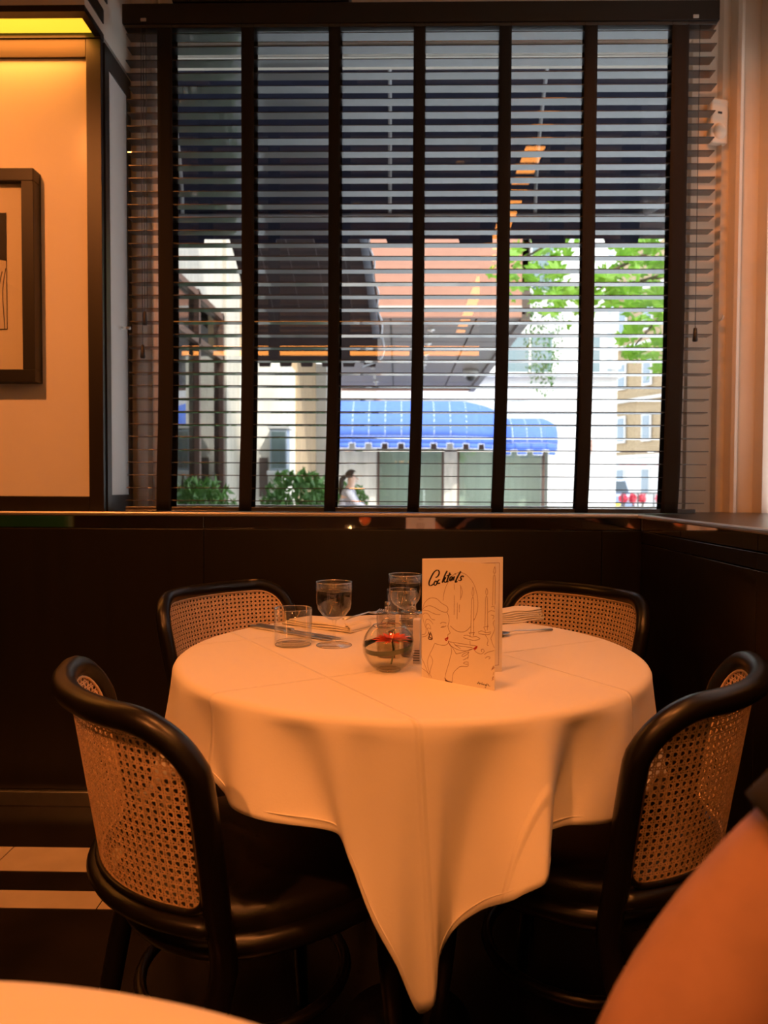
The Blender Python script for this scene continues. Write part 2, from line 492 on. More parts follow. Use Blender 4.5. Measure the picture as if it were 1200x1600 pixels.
MB().box(XL, -1.012, 2.632, 2.66, 2.607, 2.632).build('edge_strip', M_OAKF, bulk)
MB().box(-1.035, -1.012, 2.535, 2.632, 2.612, 2.632).build('edge_strip', M_OAKF, bulk)
MB().box(-1.0135, -1.0095, 2.50, 2.655, 2.665, 2.712).build('vent_slot', M_BLACKPL, bulk)
MB().box(-1.0135, -1.0095, 2.50, 2.69, 2.752, 2.772).build('vent_slot', M_BLACKPL, bulk)
lampc = thing('cornice_lamp', 'glowing yellow strip lamp under the bulkhead above the oak-framed panel', 'lamp', (-2.2, 2.585, 2.622))
MB().box(-1.4, 1.16, -0.046, 0.046, 0.0, 0.004).build('diffuser', M_LAMPY, lampc)
MB().box(-1.4, 1.165, -0.049, 0.049, 0.004, 0.010).build('housing', M_OAKF, lampc)
la = bpy.data.lights.new('cornice_light', 'AREA')
la.shape = 'RECTANGLE'
la.size = 2.5
la.size_y = 0.07
la.energy = 13.0
la.color = (1.0, 0.31, 0.05)
lo = bpy.data.objects.new('cornice_light', la)
COL.objects.link(lo)
lo.parent = lampc
lo.location = (-0.12, 0.0, -0.004)

# picture on the panel
art = thing('framed_picture', 'black-framed print with wide cream mat hanging on the glossy panel', 'picture', (-1.50, 2.648, 1.798))
fw, fh, ft = 0.2725, 0.357, 0.042
for (x0, x1, z0, z1) in ((-fw, fw, fh - ft, fh), (-fw, fw, -fh, -fh + ft), (-fw, -fw + ft, -fh + ft, fh - ft), (fw - ft, fw, -fh + ft, fh - ft)):
    MB().cbox(x0, x1, -0.058, 0.0, z0, z1, 0.002).build('frame_bar', mat('picture_frame', (0.008, 0.006, 0.005), 0.45), art)
MB().box(-fw + ft, fw - ft, -0.030, -0.026, -fh + ft, fh - ft).build('mat_board', mat('mat_board', (0.80, 0.72, 0.62), 0.7), art)
MB().box(-fw + ft, fw - ft, -0.040, -0.038, -fh + ft, fh - ft).build('pane', M_WINDOW, art)
prn = MB().box(-0.166, 0.166, -0.0315, -0.0298, -0.175, 0.218).build('print', mat('print_paper', (0.72, 0.64, 0.55), 0.7), art)
MB().prism([(-0.165, 0.217), (0.165, 0.217), (0.165, 0.055), (0.140, 0.06), (0.120, 0.02), (0.09, -0.04), (-0.02, -0.10), (-0.165, -0.11)], 'Y', -0.0322, -0.0312).build('print_shape', M_INKB, art)
for k in range(3):
    MB().tube(catmull([(0.163 - 0.012 * k, -0.0325, 0.03 - 0.01 * k), (0.152 - 0.014 * k, -0.0325, -0.05), (0.158 - 0.02 * k, -0.0325, -0.174)], 6), 0.0012, 5).build('print_line', M_INKB, art)
for (a, b) in (((0.166, -0.0325, 0.218), (0.166, -0.0325, -0.175)), ((0.166, -0.0325, -0.175), (-0.166, -0.0325, -0.175))):
    MB().tube([a, b], 0.001, 5).build('print_border', M_INKB, art)

# alarm sensor on the casing
pir = thing('motion_sensor', 'cream motion detector on the casing right of the dark blind', 'sensor', (1.176, 2.932, 2.445), R(14))
sp = [(-0.036, -0.075), (0.036, -0.082), (0.036, 0.082), (-0.036, 0.088)]
o = MB().cbox(-0.036, 0.036, -0.030, 0.0, -0.078, 0.085, 0.007).build('housing', M_PLASTIC, pir)
MB().ellipsoid((0, -0.028, -0.035), (0.028, 0.016, 0.03)).build('lens', M_PLASTIC, pir)
MB().cbox(-0.009, 0.009, -0.0325, -0.029, 0.028, 0.036, 0.0015).build('indicator', M_BLACKPL, pir)
o = tag(MB().tube(catmull([(1.205, 2.93, 1.72), (1.205, 2.905, 1.722), (1.208, 2.90, 1.735)], 4), 0.004, 8).build('coat_hook', M_WALL), 'tiny painted hook on the cream casing below the motion sensor', 'hook')
# black bracket above the blind
brk = thing('mounting_box', 'black box with screws on the wall above the blind headrail', 'box', (-0.48, 2.80, 2.757))
MB().cbox(-0.305, 0.305, -0.115, 0.128, 0.0, 0.10, 0.003).build('housing', M_BLACKPL, brk)
for x in (-0.27, 0.27):
    MB().ellipsoid((x, -0.116, 0.016), (0.006, 0.003, 0.006), 10, 6).build('screw', M_CHROME, brk)

# ------------------------------------------------------------------ warm lamps in the room (ceiling coves and downlights, some of them added)
def cove(name, label, x0, x1, y0, y1, z):
    t = thing(name, label, 'lamp', ((x0 + x1) / 2, (y0 + y1) / 2, z))
    hx, hy = (x1 - x0) / 2, (y1 - y0) / 2
    MB().box(-hx, hx, -hy, hy, 0, 0.006).build('diffuser', M_STRIP, t)
    MB().box(-hx - 0.015, hx + 0.015, -hy - 0.015, hy + 0.015, 0.006, 0.03).build('housing', M_OAKF, t)
    return t
cove('cove_lamp', 'long orange light strip along the ceiling, mirrored in the window', 0.66, 0.76, -2.9, 1.9, 2.86)
t = thing('cove_lamp', 'orange light strip high on the wall behind, mirrored level in the window', 'lamp', (-0.9, YB + 0.005, 2.72))
MB().box(-1.7, 1.9, 0.0, 0.02, -0.055, 0.055).build('diffuser', M_STRIP, t)
MB().box(-1.72, 1.92, 0.0, 0.012, -0.07, 0.07).build('housing', M_OAKF, t)
DL = iter(['over the window table', 'over the near table edge by the person', 'added far left behind to light the left chair', 'added to light the panel with the framed picture', 'behind the near table', 'added to warm the cream pilaster', 'over the green banquette'])
def downlight(x, y, power, aim, size=R(75), blend=0.9, radius=0.05):
    t = thing('downlight', 'small round warm ceiling downlight ' + next(DL), 'lamp', (x, y, ZC), 0, 'ceiling downlights out of view')
    MB().lathe([(0.030, -0.002), (0.050, -0.006), (0.056, -0.002), (0.056, 0.0)], 24).build('ring', M_STEEL, t)
    MB().disc(0.034, -0.0015, 20).build('lens', M_SPOTLENS, t)
    l = bpy.data.lights.new('downlight_beam', 'SPOT')
    l.energy = power
    l.color = LAMP
    l.spot_size = size
    l.spot_blend = blend
    l.shadow_soft_size = radius
    ob = bpy.data.objects.new('downlight_beam', l)
    COL.objects.link(ob)
    ob.parent = t
    ob.location = (0, 0, -0.02)
    ob.rotation_euler = (Vector(aim) - Vector((x, y, ZC - 0.02))).to_track_quat('-Z', 'Y').to_euler()
downlight(-0.28, 0.85, 72, (0.0, 1.45, 0.75), R(80))
downlight(0.32, 0.30, 72, (0.2, 1.2, 0.6))
downlight(-1.25, -0.75, 200, (-0.5, 1.3, 0.45), R(46))  # added lamp out of view, brightens the back of the left chair
downlight(-1.55, 1.05, 200, (-1.45, 2.64, 1.45), R(66))  # added lamp out of view, lifts the glossy panel on the pier
downlight(-0.1, -1.1, 50, (-0.25, 0.1, 0.7))
downlight(0.35, 1.5, 95, (1.25, 2.9, 1.75), R(60))  # added lamp out of view, turns the pilaster more orange
downlight(-2.2, -0.6, 60, (-2.3, -0.8, 0.7))

# ------------------------------------------------------------------ dark venetian blind
blind = thing('venetian_blind', 'wide dark wooden venetian blind with black cloth tapes across the window', 'blind', (0, 0, 0))
BX0, BX1, BY, BP = -0.946, 1.083, 2.72, 0.0449
NS = 36
BW = BX1 - BX0
bc = (BX0 + BX1) / 2
slat_me = MB().cbox(-BW / 2, BW / 2, -0.025, 0.025, -0.0016, 0.0016, 0.0007).mesh('slat', M_SLAT)
def sway(z):
    return -0.014 * max(0.0, (1.75 - z) / 0.75) ** 2
rb = random.Random(3)
for k in range(NS + 1):
    z = 2.655 - BP * k
    inst('slat', slat_me, blind, (bc + sway(z) + rb.uniform(-0.004, 0.006), BY, z), (R(rb.uniform(-1.0, 1.0)), R(rb.uniform(-0.05, 0.05)), 0))
zbot = 2.655 - BP * (NS + 1)
o = MB().cbox(BX0 - 0.012, BX1 + 0.006, BY - 0.034, BY + 0.03, 2.684, 2.752, 0.002).build('headrail', mat('headrail_wood', (0.009, 0.007, 0.006), 0.42, noise=0.3, scale=30, stretch=(0.05, 1, 1)), blind)
MB().cbox(BX0 - 0.006, BX1, BY - 0.029, BY + 0.027, 2.672, 2.6835, 0.0015).build('valance_edge', M_SLAT, blind)
MB().cbox(bc - BW / 2 + sway(1.0), bc + BW / 2 + sway(1.0) - 0.03, BY - 0.027, BY + 0.027, 1.0015, 1.0175, 0.002).build('bottom_rail', M_SLAT, blind)
tape_x = [-0.8126, -0.5248, -0.2246, 0.0677, 0.3633, 0.6555, 0.9598]
wid = [0.052, 0.044, 0.040, 0.040, 0.042, 0.044, 0.058]
for x, w in zip(tape_x, wid):
    for side, dx in ((-1, 0.0), (1, 0.004)):
        yy = BY + side * 0.028
        def tp(u, v):
            z = 2.70 - v * (2.70 - 1.003)
            b = 0.006 * math.sin(min(1, max(0, (1.28 - z) / 0.28)) * PI) if side < 0 else 0
            return (x + dx + sway(z) * (1.0 if x > -0.4 else 0.8) + (u - 0.5) * w, yy - b + 0.0015 * math.cos((u - .5) * 3), z)
        m = MB().grid(tp, 4, 40)
        o = m.build('tape', M_TAPE, blind)
        so = o.modifiers.new('thick', 'SOLIDIFY')
        so.thickness = 0.0012
# pull cords and tassels
def cord(x, z0, z1, tassel=True):
    c = MB().tube([(x, BY - 0.034, z0), (x + 0.001, BY - 0.036, z1)], 0.0011, 6).build('cord', M_BLACKPL, blind)
    if tassel:
        MB().lathe([(0.001, 0.0), (0.006, -0.004), (0.008, -0.03), (0.0095, -0.045), (0.007, -0.049), (0.001, -0.049)], 12, x + 0.001, BY - 0.036, z1).build('tassel', M_BLACKPL, c)
cord(-0.885, 2.67, 1.70)
cord(-0.893, 2.67, 1.585)
cord(-0.876, 2.67, 1.70, False)
cord(1.022, 2.67, 1.645)
for x in (BX0 + 0.062, BX1 - 0.075):
    MB().cbox(x - 0.010, x + 0.010, BY - 0.0365, BY - 0.033, 2.690, 2.702, 0.002).build('clip', M_CHROME, blind)
tag(MB().tube([(-1.006, 2.80, 1.665), (-0.975, 2.80, 1.665)], 0.006, 10).build('cord_cleat', M_CHROME), 'small metal stud on the black edge left of the blind', 'stud')

# ------------------------------------------------------------------ outside: pavement, awnings, buildings
pave = struct(MB().box(-30, 30, 3.13, 13.5, -0.12, 0.0).build('pavement', M_PAVE))
struct(MB().box(-40, 60, 13.5, 19.0, -0.2, -0.1).build('road', M_ROAD))
struct(MB().box(-40, 60, 19.0, 90.0, -0.12, 0.0).build('pavement_far', M_PAVE))

# awning over our own window
aw = thing('window_awning', 'dark navy awning over our window, seen from beneath with notched valance', 'awning', (0, 0, 0))
def aw_pt(u, v):
    return (-2.3 + 4.9 * u, 3.16 + 1.14 * math.sin(v * PI / 2), 2.58 + 0.95 * math.cos(v * PI / 2))
o = MB().grid(aw_pt, 24, 10).build('canvas', M_NAVY, aw)
so = o.modifiers.new('thick', 'SOLIDIFY')
so.thickness = 0.004
vp = [(-2.3, 2.60)]
x = -2.3
vp_b = []
xs = -2.3 + 0.055
while x < 2.55:
    vp_b += [(x, 2.465), (x + 0.205, 2.465), (x + 0.205, 2.42), (x + 0.395, 2.42), (x + 0.395, 2.465)]
    x += 0.40
for k in range(12):
    x0 = -2.27 + 0.40 * k
    MB().box(x0, x0 + 0.40, 4.298, 4.302, 2.463, 2.585).build('valance', M_NAVY, aw)
    MB().prism([(x0 + 0.2, 2.464), (x0 + 0.39, 2.464), (x0 + 0.385, 2.415), (x0 + 0.215, 2.415)], 'Y', 4.298, 4.302).build('valance_flap', M_NAVY, aw)
M_BARG = mat('galvanised_bar', (0.45, 0.47, 0.52), 0.4, 0.6)
for xb in (-1.2, -0.05, 0.75, 1.55):
    MB().tube([aw_pt((xb + 2.3) / 4.9, v / 10) if v else (xb, 3.16, 3.53) for v in range(11)], 0.012, 8).build('rib', M_BARG, aw)
MB().tube([(1.95, 3.2, 2.72), (1.35, 4.28, 2.60)], 0.02, 8).build('brace', M_BARG, aw)
MB().tube([(-2.2, 4.29, 2.585), (2.55, 4.29, 2.585)], 0.014, 8).build('front_bar', M_BARG, aw)

# brown-lined awning on the left building
la_ = thing('door_awning', 'brown-lined awning with white scalloped edge hanging at the left', 'awning', (0, 0, 0))
def lw(u, v):
    y = 4.7 + 1.6 * math.sin(v * PI / 2) ** 0.9
    z = 2.30 + 1.05 * math.cos(v * PI / 2)
    xl = -1.42 + 0.22 * v
    xr = -0.33 + 0.20 * v
    return (xl + (xr - xl) * u, y, z)
o = MB().grid(lw, 20, 14).build('canvas', M_MAROON, la_)
so = o.modifiers.new('thick', 'SOLIDIFY')
so.thickness = 0.004
for k in range(4):
    u = 0.2 + 0.2 * k
    MB().tube([Vector(lw(u, j / 14)) + Vector((0, 0, -0.004)) for j in range(15)], 0.0035, 6).build('seam', mat('brown_seam', (0.16, 0.13, 0.13), 0.7), la_)
edge = []
for j in range(15):
    p = Vector(lw(1, j / 14))
    edge.append(p + Vector((0.012 * (1 if j % 2 else -1), 0, 0)))
MB().tube(catmull(edge, 4), 0.008, 6).build('piping', M_PIPING, la_)
MB().tube([Vector(lw(1, j / 14)) + Vector((-0.05, 0, 0)) for j in range(15)], 0.035, 8, flat=0.4).build('edge_band', mat('grey_canvas', (0.20, 0.21, 0.25), 0.7), la_)
for k in range(6):
    x0 = -1.2 + 0.172 * k
    MB().box(x0, x0 + 0.172, 6.298, 6.302, 2.125, 2.305).build('valance', M_MAROON, la_)
    MB().prism([(x0 + 0.055, 2.126), (x0 + 0.165, 2.126), (x0 + 0.155, 2.07), (x0 + 0.065, 2.07)], 'Y', 6.298, 6.302).build('valance_flap', M_MAROON, la_)
MB().tube(catmull([(-0.13, 6.30, 2.31), (-0.115, 6.30, 2.2), (-0.16, 6.30, 2.12), (-0.3, 6.30, 2.07)], 5), 0.008, 6).build('piping', M_PIPING, la_)
MB().tube([(-2.0, 4.55, 3.33), (-1.0, 4.7, 3.12), (-0.30, 4.75, 2.93)], 0.022, 8).build('support_bar', M_BARG, la_)

# left building with shop window and stone piers
lb = thing('stone_building', 'pale travertine building with shop window along the left', 'building', (0, 0, 0))
MB().box(-6.0, -1.9, 3.13, 6.2, 2.50, 9.0).build('wall', M_STONE, lb)
MB().box(-6.0, -1.9, 6.2, 8.35, 2.95, 9.0).build('wall', M_STONE, lb)
MB().box(-6.0, -1.9, 3.13, 8.35, 0.0, 0.35).build('wall', M_STONE, lb)
MB().box(-6.0, -1.86, 8.35, 9.05, 0.0, 9.0).build('pilaster', M_STONE, lb)
MB().box(-6.0, -1.36, 9.05, 10.2, 0.0, 2.62).build('pier', mat('white_travertine', (0.74, 0.70, 0.62), 0.8, noise=0.14, scale=9, stretch=(1, 1, 0.15)), lb)
MB().box(-6.0, -1.34, 10.2, 12.6, 0.0, 9.0).build('wall', M_STONESHADE, lb)
MB().box(-1.42, -1.17, 12.6, 12.9, 0.0, 3.1).build('pilaster', M_STONEW, lb)
MB().box(-2.0, -1.93, 3.13, 6.2, 0.35, 2.5).build('pane', M_DARKGLASS, lb)
MB().box(-2.0, -1.93, 6.2, 8.35, 0.35, 2.95).build('pane', M_DARKGLASS, lb)
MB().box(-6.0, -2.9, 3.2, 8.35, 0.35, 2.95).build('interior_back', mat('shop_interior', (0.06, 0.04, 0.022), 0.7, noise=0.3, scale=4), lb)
for yy in (3.2, 4.7, 6.2, 7.3, 8.3):
    MB().box(-1.94, -1.88, yy - 0.03, yy + 0.03, 0.35, 2.95).build('mullion', M_FRAMEB, lb)
for zz in (2.47, 2.9):
    MB().box(-1.94, -1.88, 3.2, 8.35, zz - 0.03, zz + 0.03).build('transom', M_FRAMEB, lb)
MB().box(-1.345, -1.325, 8.98, 9.02, 0.95, 1.42).build('vent', M_SOFFIT, lb)
MB().box(-1.63, -1.53, 9.03, 9.055, 0.97, 1.43).build('vent_grille', M_SOFFIT, lb)
lan = thing('wall_case', 'grey glazed display case on the pale stone pier', 'case', (-1.37, 8.93, 1.22))
MB().cbox(-0.10, 0.10, -0.12, 0.12, 0.05, 0.53, 0.01).build('cabinet', mat('grey_case', (0.35, 0.40, 0.46), 0.35), lan)
MB().cbox(-0.13, 0.15, -0.15, 0.12, 0.0, 0.05, 0.01).build('sill', M_STONEW, lan)
MB().cbox(-0.12, 0.13, -0.14, 0.12, 0.53, 0.57, 0.01).build('cap', M_STONEW, lan)
MB().box(-0.08, 0.08, -0.126, -0.121, 0.08, 0.5).build('pane', M_SHOPGLASS, lan)

# flat canopy over the hotel drive
cp = thing('entrance_canopy', 'flat canopy with terracotta fascia and brown soffit over the drive', 'canopy', (0, 0, 0))
MB().box(-1.25, 1.56, 9.82, 9.90, 3.25, 4.3).build('fascia', M_TERRA, cp)
MB().box(-1.25, 1.66, 9.90, 17.0, 3.6, 4.25).build('roof', M_TERRA, cp)
rows = [9.9, 11.5, 13.1, 14.7, 15.9, 17.0]
for a, b in zip(rows[:-1], rows[1:]):
    for x0, x1 in ((-1.25, -0.1), (-0.1, 1.0), (1.0, 1.62)):
        MB().box(x0 + 0.012, x1 - 0.012, a + 0.012, b - 0.012, 3.25, 3.29).build('soffit_panel', M_SOFFIT, cp)
MB().box(-1.25, 1.62, 9.9, 17.0, 3.30, 3.36).build('soffit_back', M_INKB, cp)
MB().box(1.56, 1.68, 9.9, 17.1, 3.20, 4.25).build('side_fascia', M_SOFFIT, cp)
MB().box(-1.25, 1.68, 17.0, 17.1, 3.22, 4.25).build('end_fascia', M_TERRA, cp)
MB().box(-1.25, 1.56, 9.80, 9.82, 3.36, 3.385).build('fascia_line', M_STONEW, cp)
sprk = MB().lathe([(0.001, 0), (0.05, 0), (0.05, -0.015), (0.012, -0.02), (0.012, -0.07), (0.035, -0.075), (0.001, -0.08)], 12).mesh('sprinkler', M_CHROME)
for x in (-0.45, 0.45):
    for y in (10.6, 11.6, 12.6, 13.6, 14.8, 15.8):
        inst('sprinkler', sprk, cp, (x, y, 3.25))
dc = thing('dome_camera', 'white dome security camera under the canopy soffit', 'camera', (1.34, 14.3, 3.25))
MB().lathe([(0.001, 0), (0.15, 0), (0.15, -0.09), (0.11, -0.11), (0.001, -0.11)], 20).build('housing', M_STONEW, dc)
MB().ellipsoid((0, 0, -0.11), (0.09, 0.09, 0.09), 16, 10).build('dome', M_BLACKPL, dc)

# shop building across the street
sb = thing('shop_building', 'white stone building with shop windows across the street', 'building', (0, 0, 0))
MB().box(-9.0, -0.62, 22.5, 26, 0, 4.3).build('wall', M_STONE, sb)
MB().box(-0.62, 4.38, 22.5, 26, 2.45, 4.3).build('wall', M_STONEW, sb)
MB().box(4.38, 6.35, 22.5, 26, 0, 4.3).build('wall', M_STONEW, sb)
MB().box(1.36, 1.74, 22.5, 23, 0, 2.45).build('pillar', M_STONE, sb)
MB().box(-0.62, 4.38, 22.5, 23, 0, 0.3).build('plinth', M_STONE, sb)
MB().box(-9.0, 6.5, 22.3, 26, 4.3, 4.42).build('cornice', M_STONEW, sb)
MB().prism([(-9.0, 4.42), (6.35, 4.42), (6.35, 11.5), (-9.0, 11.5)], 'Y', 23.6, 26).build('upper_wall', M_STONEW, sb)
for x0, x1 in ((-0.60, 1.36), (1.74, 4.30)):
    MB().box(x0, x1, 22.62, 22.64, 0.3, 2.45).build('pane', M_SHOPGLASS, sb)
    MB().box(x0, x1, 23.2, 23.25, 0.3, 2.45).build('curtain', M_CURTAIN, sb)
    for xf in (x0, x1 - 0.07):
        MB().box(xf, xf + 0.07, 22.56, 22.66, 0.3, 2.45).build('frame_post', M_FRAMEB, sb)
    MB().box(x0, x1, 22.56, 22.66, 2.2, 2.45).build('frame_head', M_FRAMEB, sb)
for (x0, x1, z0, z1) in ((3.25, 4.75, 4.5, 5.85), (-1.2, 0.6, 4.6, 6.3), (5.5, 6.2, 4.5, 5.85), (3.25, 4.75, 7.0, 8.8)):
    w = MB().box(x0, x1, 23.55, 23.62, z0, z1).build('window', M_STONEW, sb)
    MB().box(x0 + 0.08, x1 - 0.08, 23.53, 23.548, z0 + 0.08, z1 - 0.08).build('pane', mat('pale_glazing', (0.15, 0.20, 0.21), 0.15), w)
    MB().box((x0 + x1) / 2 - 0.03, (x0 + x1) / 2 + 0.03, 23.515, 23.55, z0, z1).build('mullion', M_STONEW, w)
vg = MB().box(5.30, 5.66, 22.46, 22.5, 2.1, 2.55).build('vent_grille', mat('pink_grille', (0.42, 0.25, 0.2), 0.6), sb)
for k in range(3):
    MB().box(5.34, 5.62, 22.44, 22.459, 2.17 + 0.13 * k, 2.22 + 0.13 * k).build('slat', M_FRAMEB, vg)

# blue awnings over the shop windows
def blue_awning(name, label, x0, x1, ztop, zbot, dep, step, yw=22.48):
    t = thing(name, label, 'awning', (0, 0, 0))
    zc = zbot + 0.32
    def pt(u, v, g=0.0):
        e = min(1.0, 0.12 + 4.0 * min(u, 1 - u)) ** 0.4
        th = v * PI / 2
        return (x0 + (x1 - x0) * u, yw - (dep + g) * math.sin(th) * e, zc + (ztop - zc + g) * math.cos(th) * (0.55 + 0.45 * e))
    n = 40
    o = MB().grid(lambda u, v: pt(u, v), n, 10).build('canvas', M_BLUE, t)
    o.modifiers.new('thick', 'SOLIDIFY').thickness = 0.02
    for u in (0, 1):
        vs = [pt(u, j / 10) for j in range(11)] + [(x0 + (x1 - x0) * u, yw, zc)]
        MB().add(vs, [tuple(range(12))]).build('end_cheek', M_BLUE, t)
    k = 1
    while k * step < (x1 - x0):
        u = k * step / (x1 - x0)
        MB().tube([pt(u, j / 12, 0.012) for j in range(13)], 0.010, 5).build('seam', M_PIPING, t)
        k += 1
    nf = int((x1 - x0) / 0.42)
    w = (x1 - x0) / nf
    for i in range(nf):
        def vl(u, v):
            p = pt((i + u) / nf, 1.0)
            return (p[0], p[1], zc - v * 0.20)
        o = MB().grid(vl, 4, 1).build('valance', M_BLUE, t)
        o.modifiers.new('thick', 'SOLIDIFY').thickness = 0.01
        def vf(u, v):
            p = pt((i + 0.2 + 0.6 * u) / nf, 1.0)
            return (p[0], p[1], zc - 0.20 - v * 0.13)
        o = MB().grid(vf, 3, 1).build('valance_flap', M_BLUE, t)
        o.modifiers.new('thick', 'SOLIDIFY').thickness = 0.01
        q = [pt((i + a) / nf, 1.0) for a in (0.0, 0.19, 0.2, 0.8, 0.81, 1.0)]
        zs = [zc - 0.20, zc - 0.20, zc - 0.34, zc - 0.34, zc - 0.20, zc - 0.20]
        MB().tube([(p[0], p[1] - 0.015, z) for p, z in zip(q, zs)], 0.010, 5).build('valance_piping', M_PIPING, t)
    MB().tube([(pt(j / 40, 1)[0], pt(j / 40, 1)[1] - 0.012, zc) for j in range(41)], 0.008, 5).build('piping', M_PIPING, t)
    return t
blue_awning('shop_awning', 'long bright blue rounded awning over the shop across the street', -2.6, 2.78, 3.62, 2.18, 1.3, 0.45)
blue_awning('shop_awning', 'short bright blue domed awning at the right end of the shop', 2.8, 4.55, 3.08, 2.02, 1.0, 0.40)

# far brick building
fb = thing('brick_building', 'tall pale brick building far down the street on the right', 'building', (11.4, 52.0, 0), R(-68))
L_, H_ = 30.0, 15.0
MB().box(0, L_, 0, 6, 2.9, H_).build('wall', M_BRICK, fb)
MB().box(0, L_, -0.05, 6, 0, 2.9).build('ground_floor', M_STONEW, fb)
for z in (2.9, 6.2, 9.4, 12.5):
    MB().box(0, L_, -0.30, 0.0, z, z + 0.14).build('string_course', M_STONEW, fb)
wme = MB().box(-0.40, 0.40, -0.10, -0.02, 0, 1.6).mesh('window', M_STONEW)
pme = MB().box(-0.29, 0.29, -0.13, -0.101, 0.12, 1.48).mesh('pane', mat('far_glazing', (0.20, 0.25, 0.29), 0.2))
for r_, z in enumerate((0.7, 3.8, 7.0, 10.2)):
    for k in range(13):
        w = inst('window', wme, fb, (1.2 + 2.25 * k, -0.03, z))
        inst('pane', pme, w)
cb = thing('corner_building', 'white stucco corner building beyond the blue awning', 'building', (8.6, 34.0, 0))
MB().box(-1.2, 1.0, 0, 6, 0, 13).build('wall', M_STONEW, cb)
for k in range(5):
    w = MB().box(0.2, 0.75, -0.08, 0.0, 1.2 + 2.5 * k, 2.9 + 2.5 * k).build('window', mat('grey_glazing', (0.32, 0.40, 0.44), 0.2), cb)
    MB().box(0.45, 0.5, -0.1, -0.081, 1.2 + 2.5 * k, 2.9 + 2.5 * k).build('glazing_bar', M_STONEW, w)
MB().box(-1.3, 1.1, -0.2, 0, 6.3, 6.6).build('string_course', M_STONEW, cb)

# plane tree leaning into the view
tr = thing('plane_tree', 'plane tree branches with bright green leaves at the upper right', 'tree', (4.6, 8.2, 0))
MB().tube([(0, 0, 0), (0.05, 0.1, 2.0), (-0.1, 0, 4.0), (0, 0.1, 6.0)], [0.16, 0.14, 0.12, 0.08], 10).build('trunk', M_BARK, tr)
rt = random.Random(11)
leaf_out = []
for a, r_ in ((-90, 0.18), (-60, 0.42), (-35, 0.62), (-15, 0.5), (5, 0.95), (25, 0.55), (42, 0.7), (55, 1.0), (72, 0.62), (90, 1.15), (108, 0.62), (125, 1.0), (138, 0.7), (155, 0.55), (175, 0.95), (195, 0.5), (215, 0.62), (240, 0.42)):
    leaf_out.append((r_ * math.cos(R(a)) * 0.125, r_ * math.sin(R(a)) * 0.125))
leaf_me = []
for q in range(3):
    vs = [(0, 0, 0.006)] + [(x, y, -0.25 * (x * x + y * y) / 0.085 + rt.uniform(-0.006, 0.006)) for x, y in leaf_out]
    leaf_me.append(MB().add(vs, [(0, 1 + k, 1 + (k + 1) % len(leaf_out)) for k in range(len(leaf_out))]).mesh('leaf', M_LEAF))
branches = [[(0, 0, 3.6), (-1.0, -0.1, 3.9), (-2.0, 0, 3.55), (-2.9, -0.1, 3.05)], [(0, 0, 3.2), (-0.9, 0, 3.4), (-1.6, 0.1, 3.1), (-2.1, 0, 2.6)],
            [(-0.1, 0, 4.0), (-1.4, 0.2, 4.2), (-2.6, 0.2, 3.9), (-3.4, 0.1, 3.45)], [(0, 0, 2.9), (-0.8, 0, 3.0), (-1.5, 0, 2.75), (-1.75, 0, 2.35)], [(0, 0, 3.4), (-1.2, 0.3, 3.5), (-2.2, 0.3, 3.3), (-3.1, 0.3, 3.3)]]
nleaf = 0
for br in branches:
    pts = catmull(br, 10)
    MB().tube(pts, [0.045 * (1 - 0.85 * k / len(pts)) for k in range(len(pts))], 7).build('branch', M_BARK, tr)
    for k in range(10, len(pts)):
        for j in range(4):
            p = pts[k] + Vector((rt.uniform(-0.24, 0.24), rt.uniform(-0.4, 0.4), rt.uniform(-0.26, 0.20)))
            s = rt.uniform(0.75, 1.25)
            inst('leaf', leaf_me[nleaf % 3], tr, p, (rt.uniform(0.5, 1.9), rt.uniform(-0.6, 0.6), rt.uniform(0, 6.28)), (s, s, s))
            nleaf += 1

# shrubs and flowers
def shrub(name, label, x, y, z0, rx, ry, rz, n, leaf, m=M_LEAFD, pot=True, cat='shrub'):
    t = thing(name, label, cat, (x, y, 0))
    rr = random.Random(int(abs(x * 1000) + y))
    mb = MB()
    for k in range(n):
        d = Vector((rr.gauss(0, 1), rr.gauss(0, 1), rr.gauss(0, 1))).normalized()
        f = rr.uniform(0.55, 1.0)
        c = Vector((d.x * rx * f, d.y * ry * f, z0 + d.z * rz * f))
        e = Euler((rr.uniform(0, 3), rr.uniform(0, 3), rr.uniform(0, 6))).to_matrix()
        l = leaf * rr.uniform(0.7, 1.3)
        vs = [c + e @ Vector(p) for p in ((-l, 0, 0), (0, -l * 0.4, l * 0.12), (l, 0, 0), (0, l * 0.4, l * 0.12))]
        mb.add(vs, [(0, 1, 2, 3)])
    stuff(mb.build('foliage', m, t))
    if pot:
        MB().tube([(0, 0, 0.1), (0.02, 0, z0)], 0.025, 6).build('stem', M_BARK, t)
        MB().box(-rx * 0.8, rx * 0.8, -ry * 0.8, ry * 0.8, 0, 0.55).build('planter', M_FRAMEB, t)
    return t
shrub('planter_shrub', 'leafy green shrub in front of the shaded tan stone wall', -1.02, 8.0, 0.93, 0.40, 0.35, 0.36, 900, 0.055)
shrub('planter_shrub', 'green shrub low at the left before the shop window', -1.52, 5.9, 0.86, 0.30, 0.30, 0.30, 700, 0.05)
shrub('planter_shrub', 'small green bush just behind the woman outside', -0.80, 13.2, 0.85, 0.30, 0.3, 0.35, 350, 0.06)
shrub('creeper', 'fine trailing creeper hanging at the right corner of the canopy', 1.93, 10.3, 3.25, 0.28, 0.35, 1.05, 1100, 0.028, pot=False, cat='creeper')
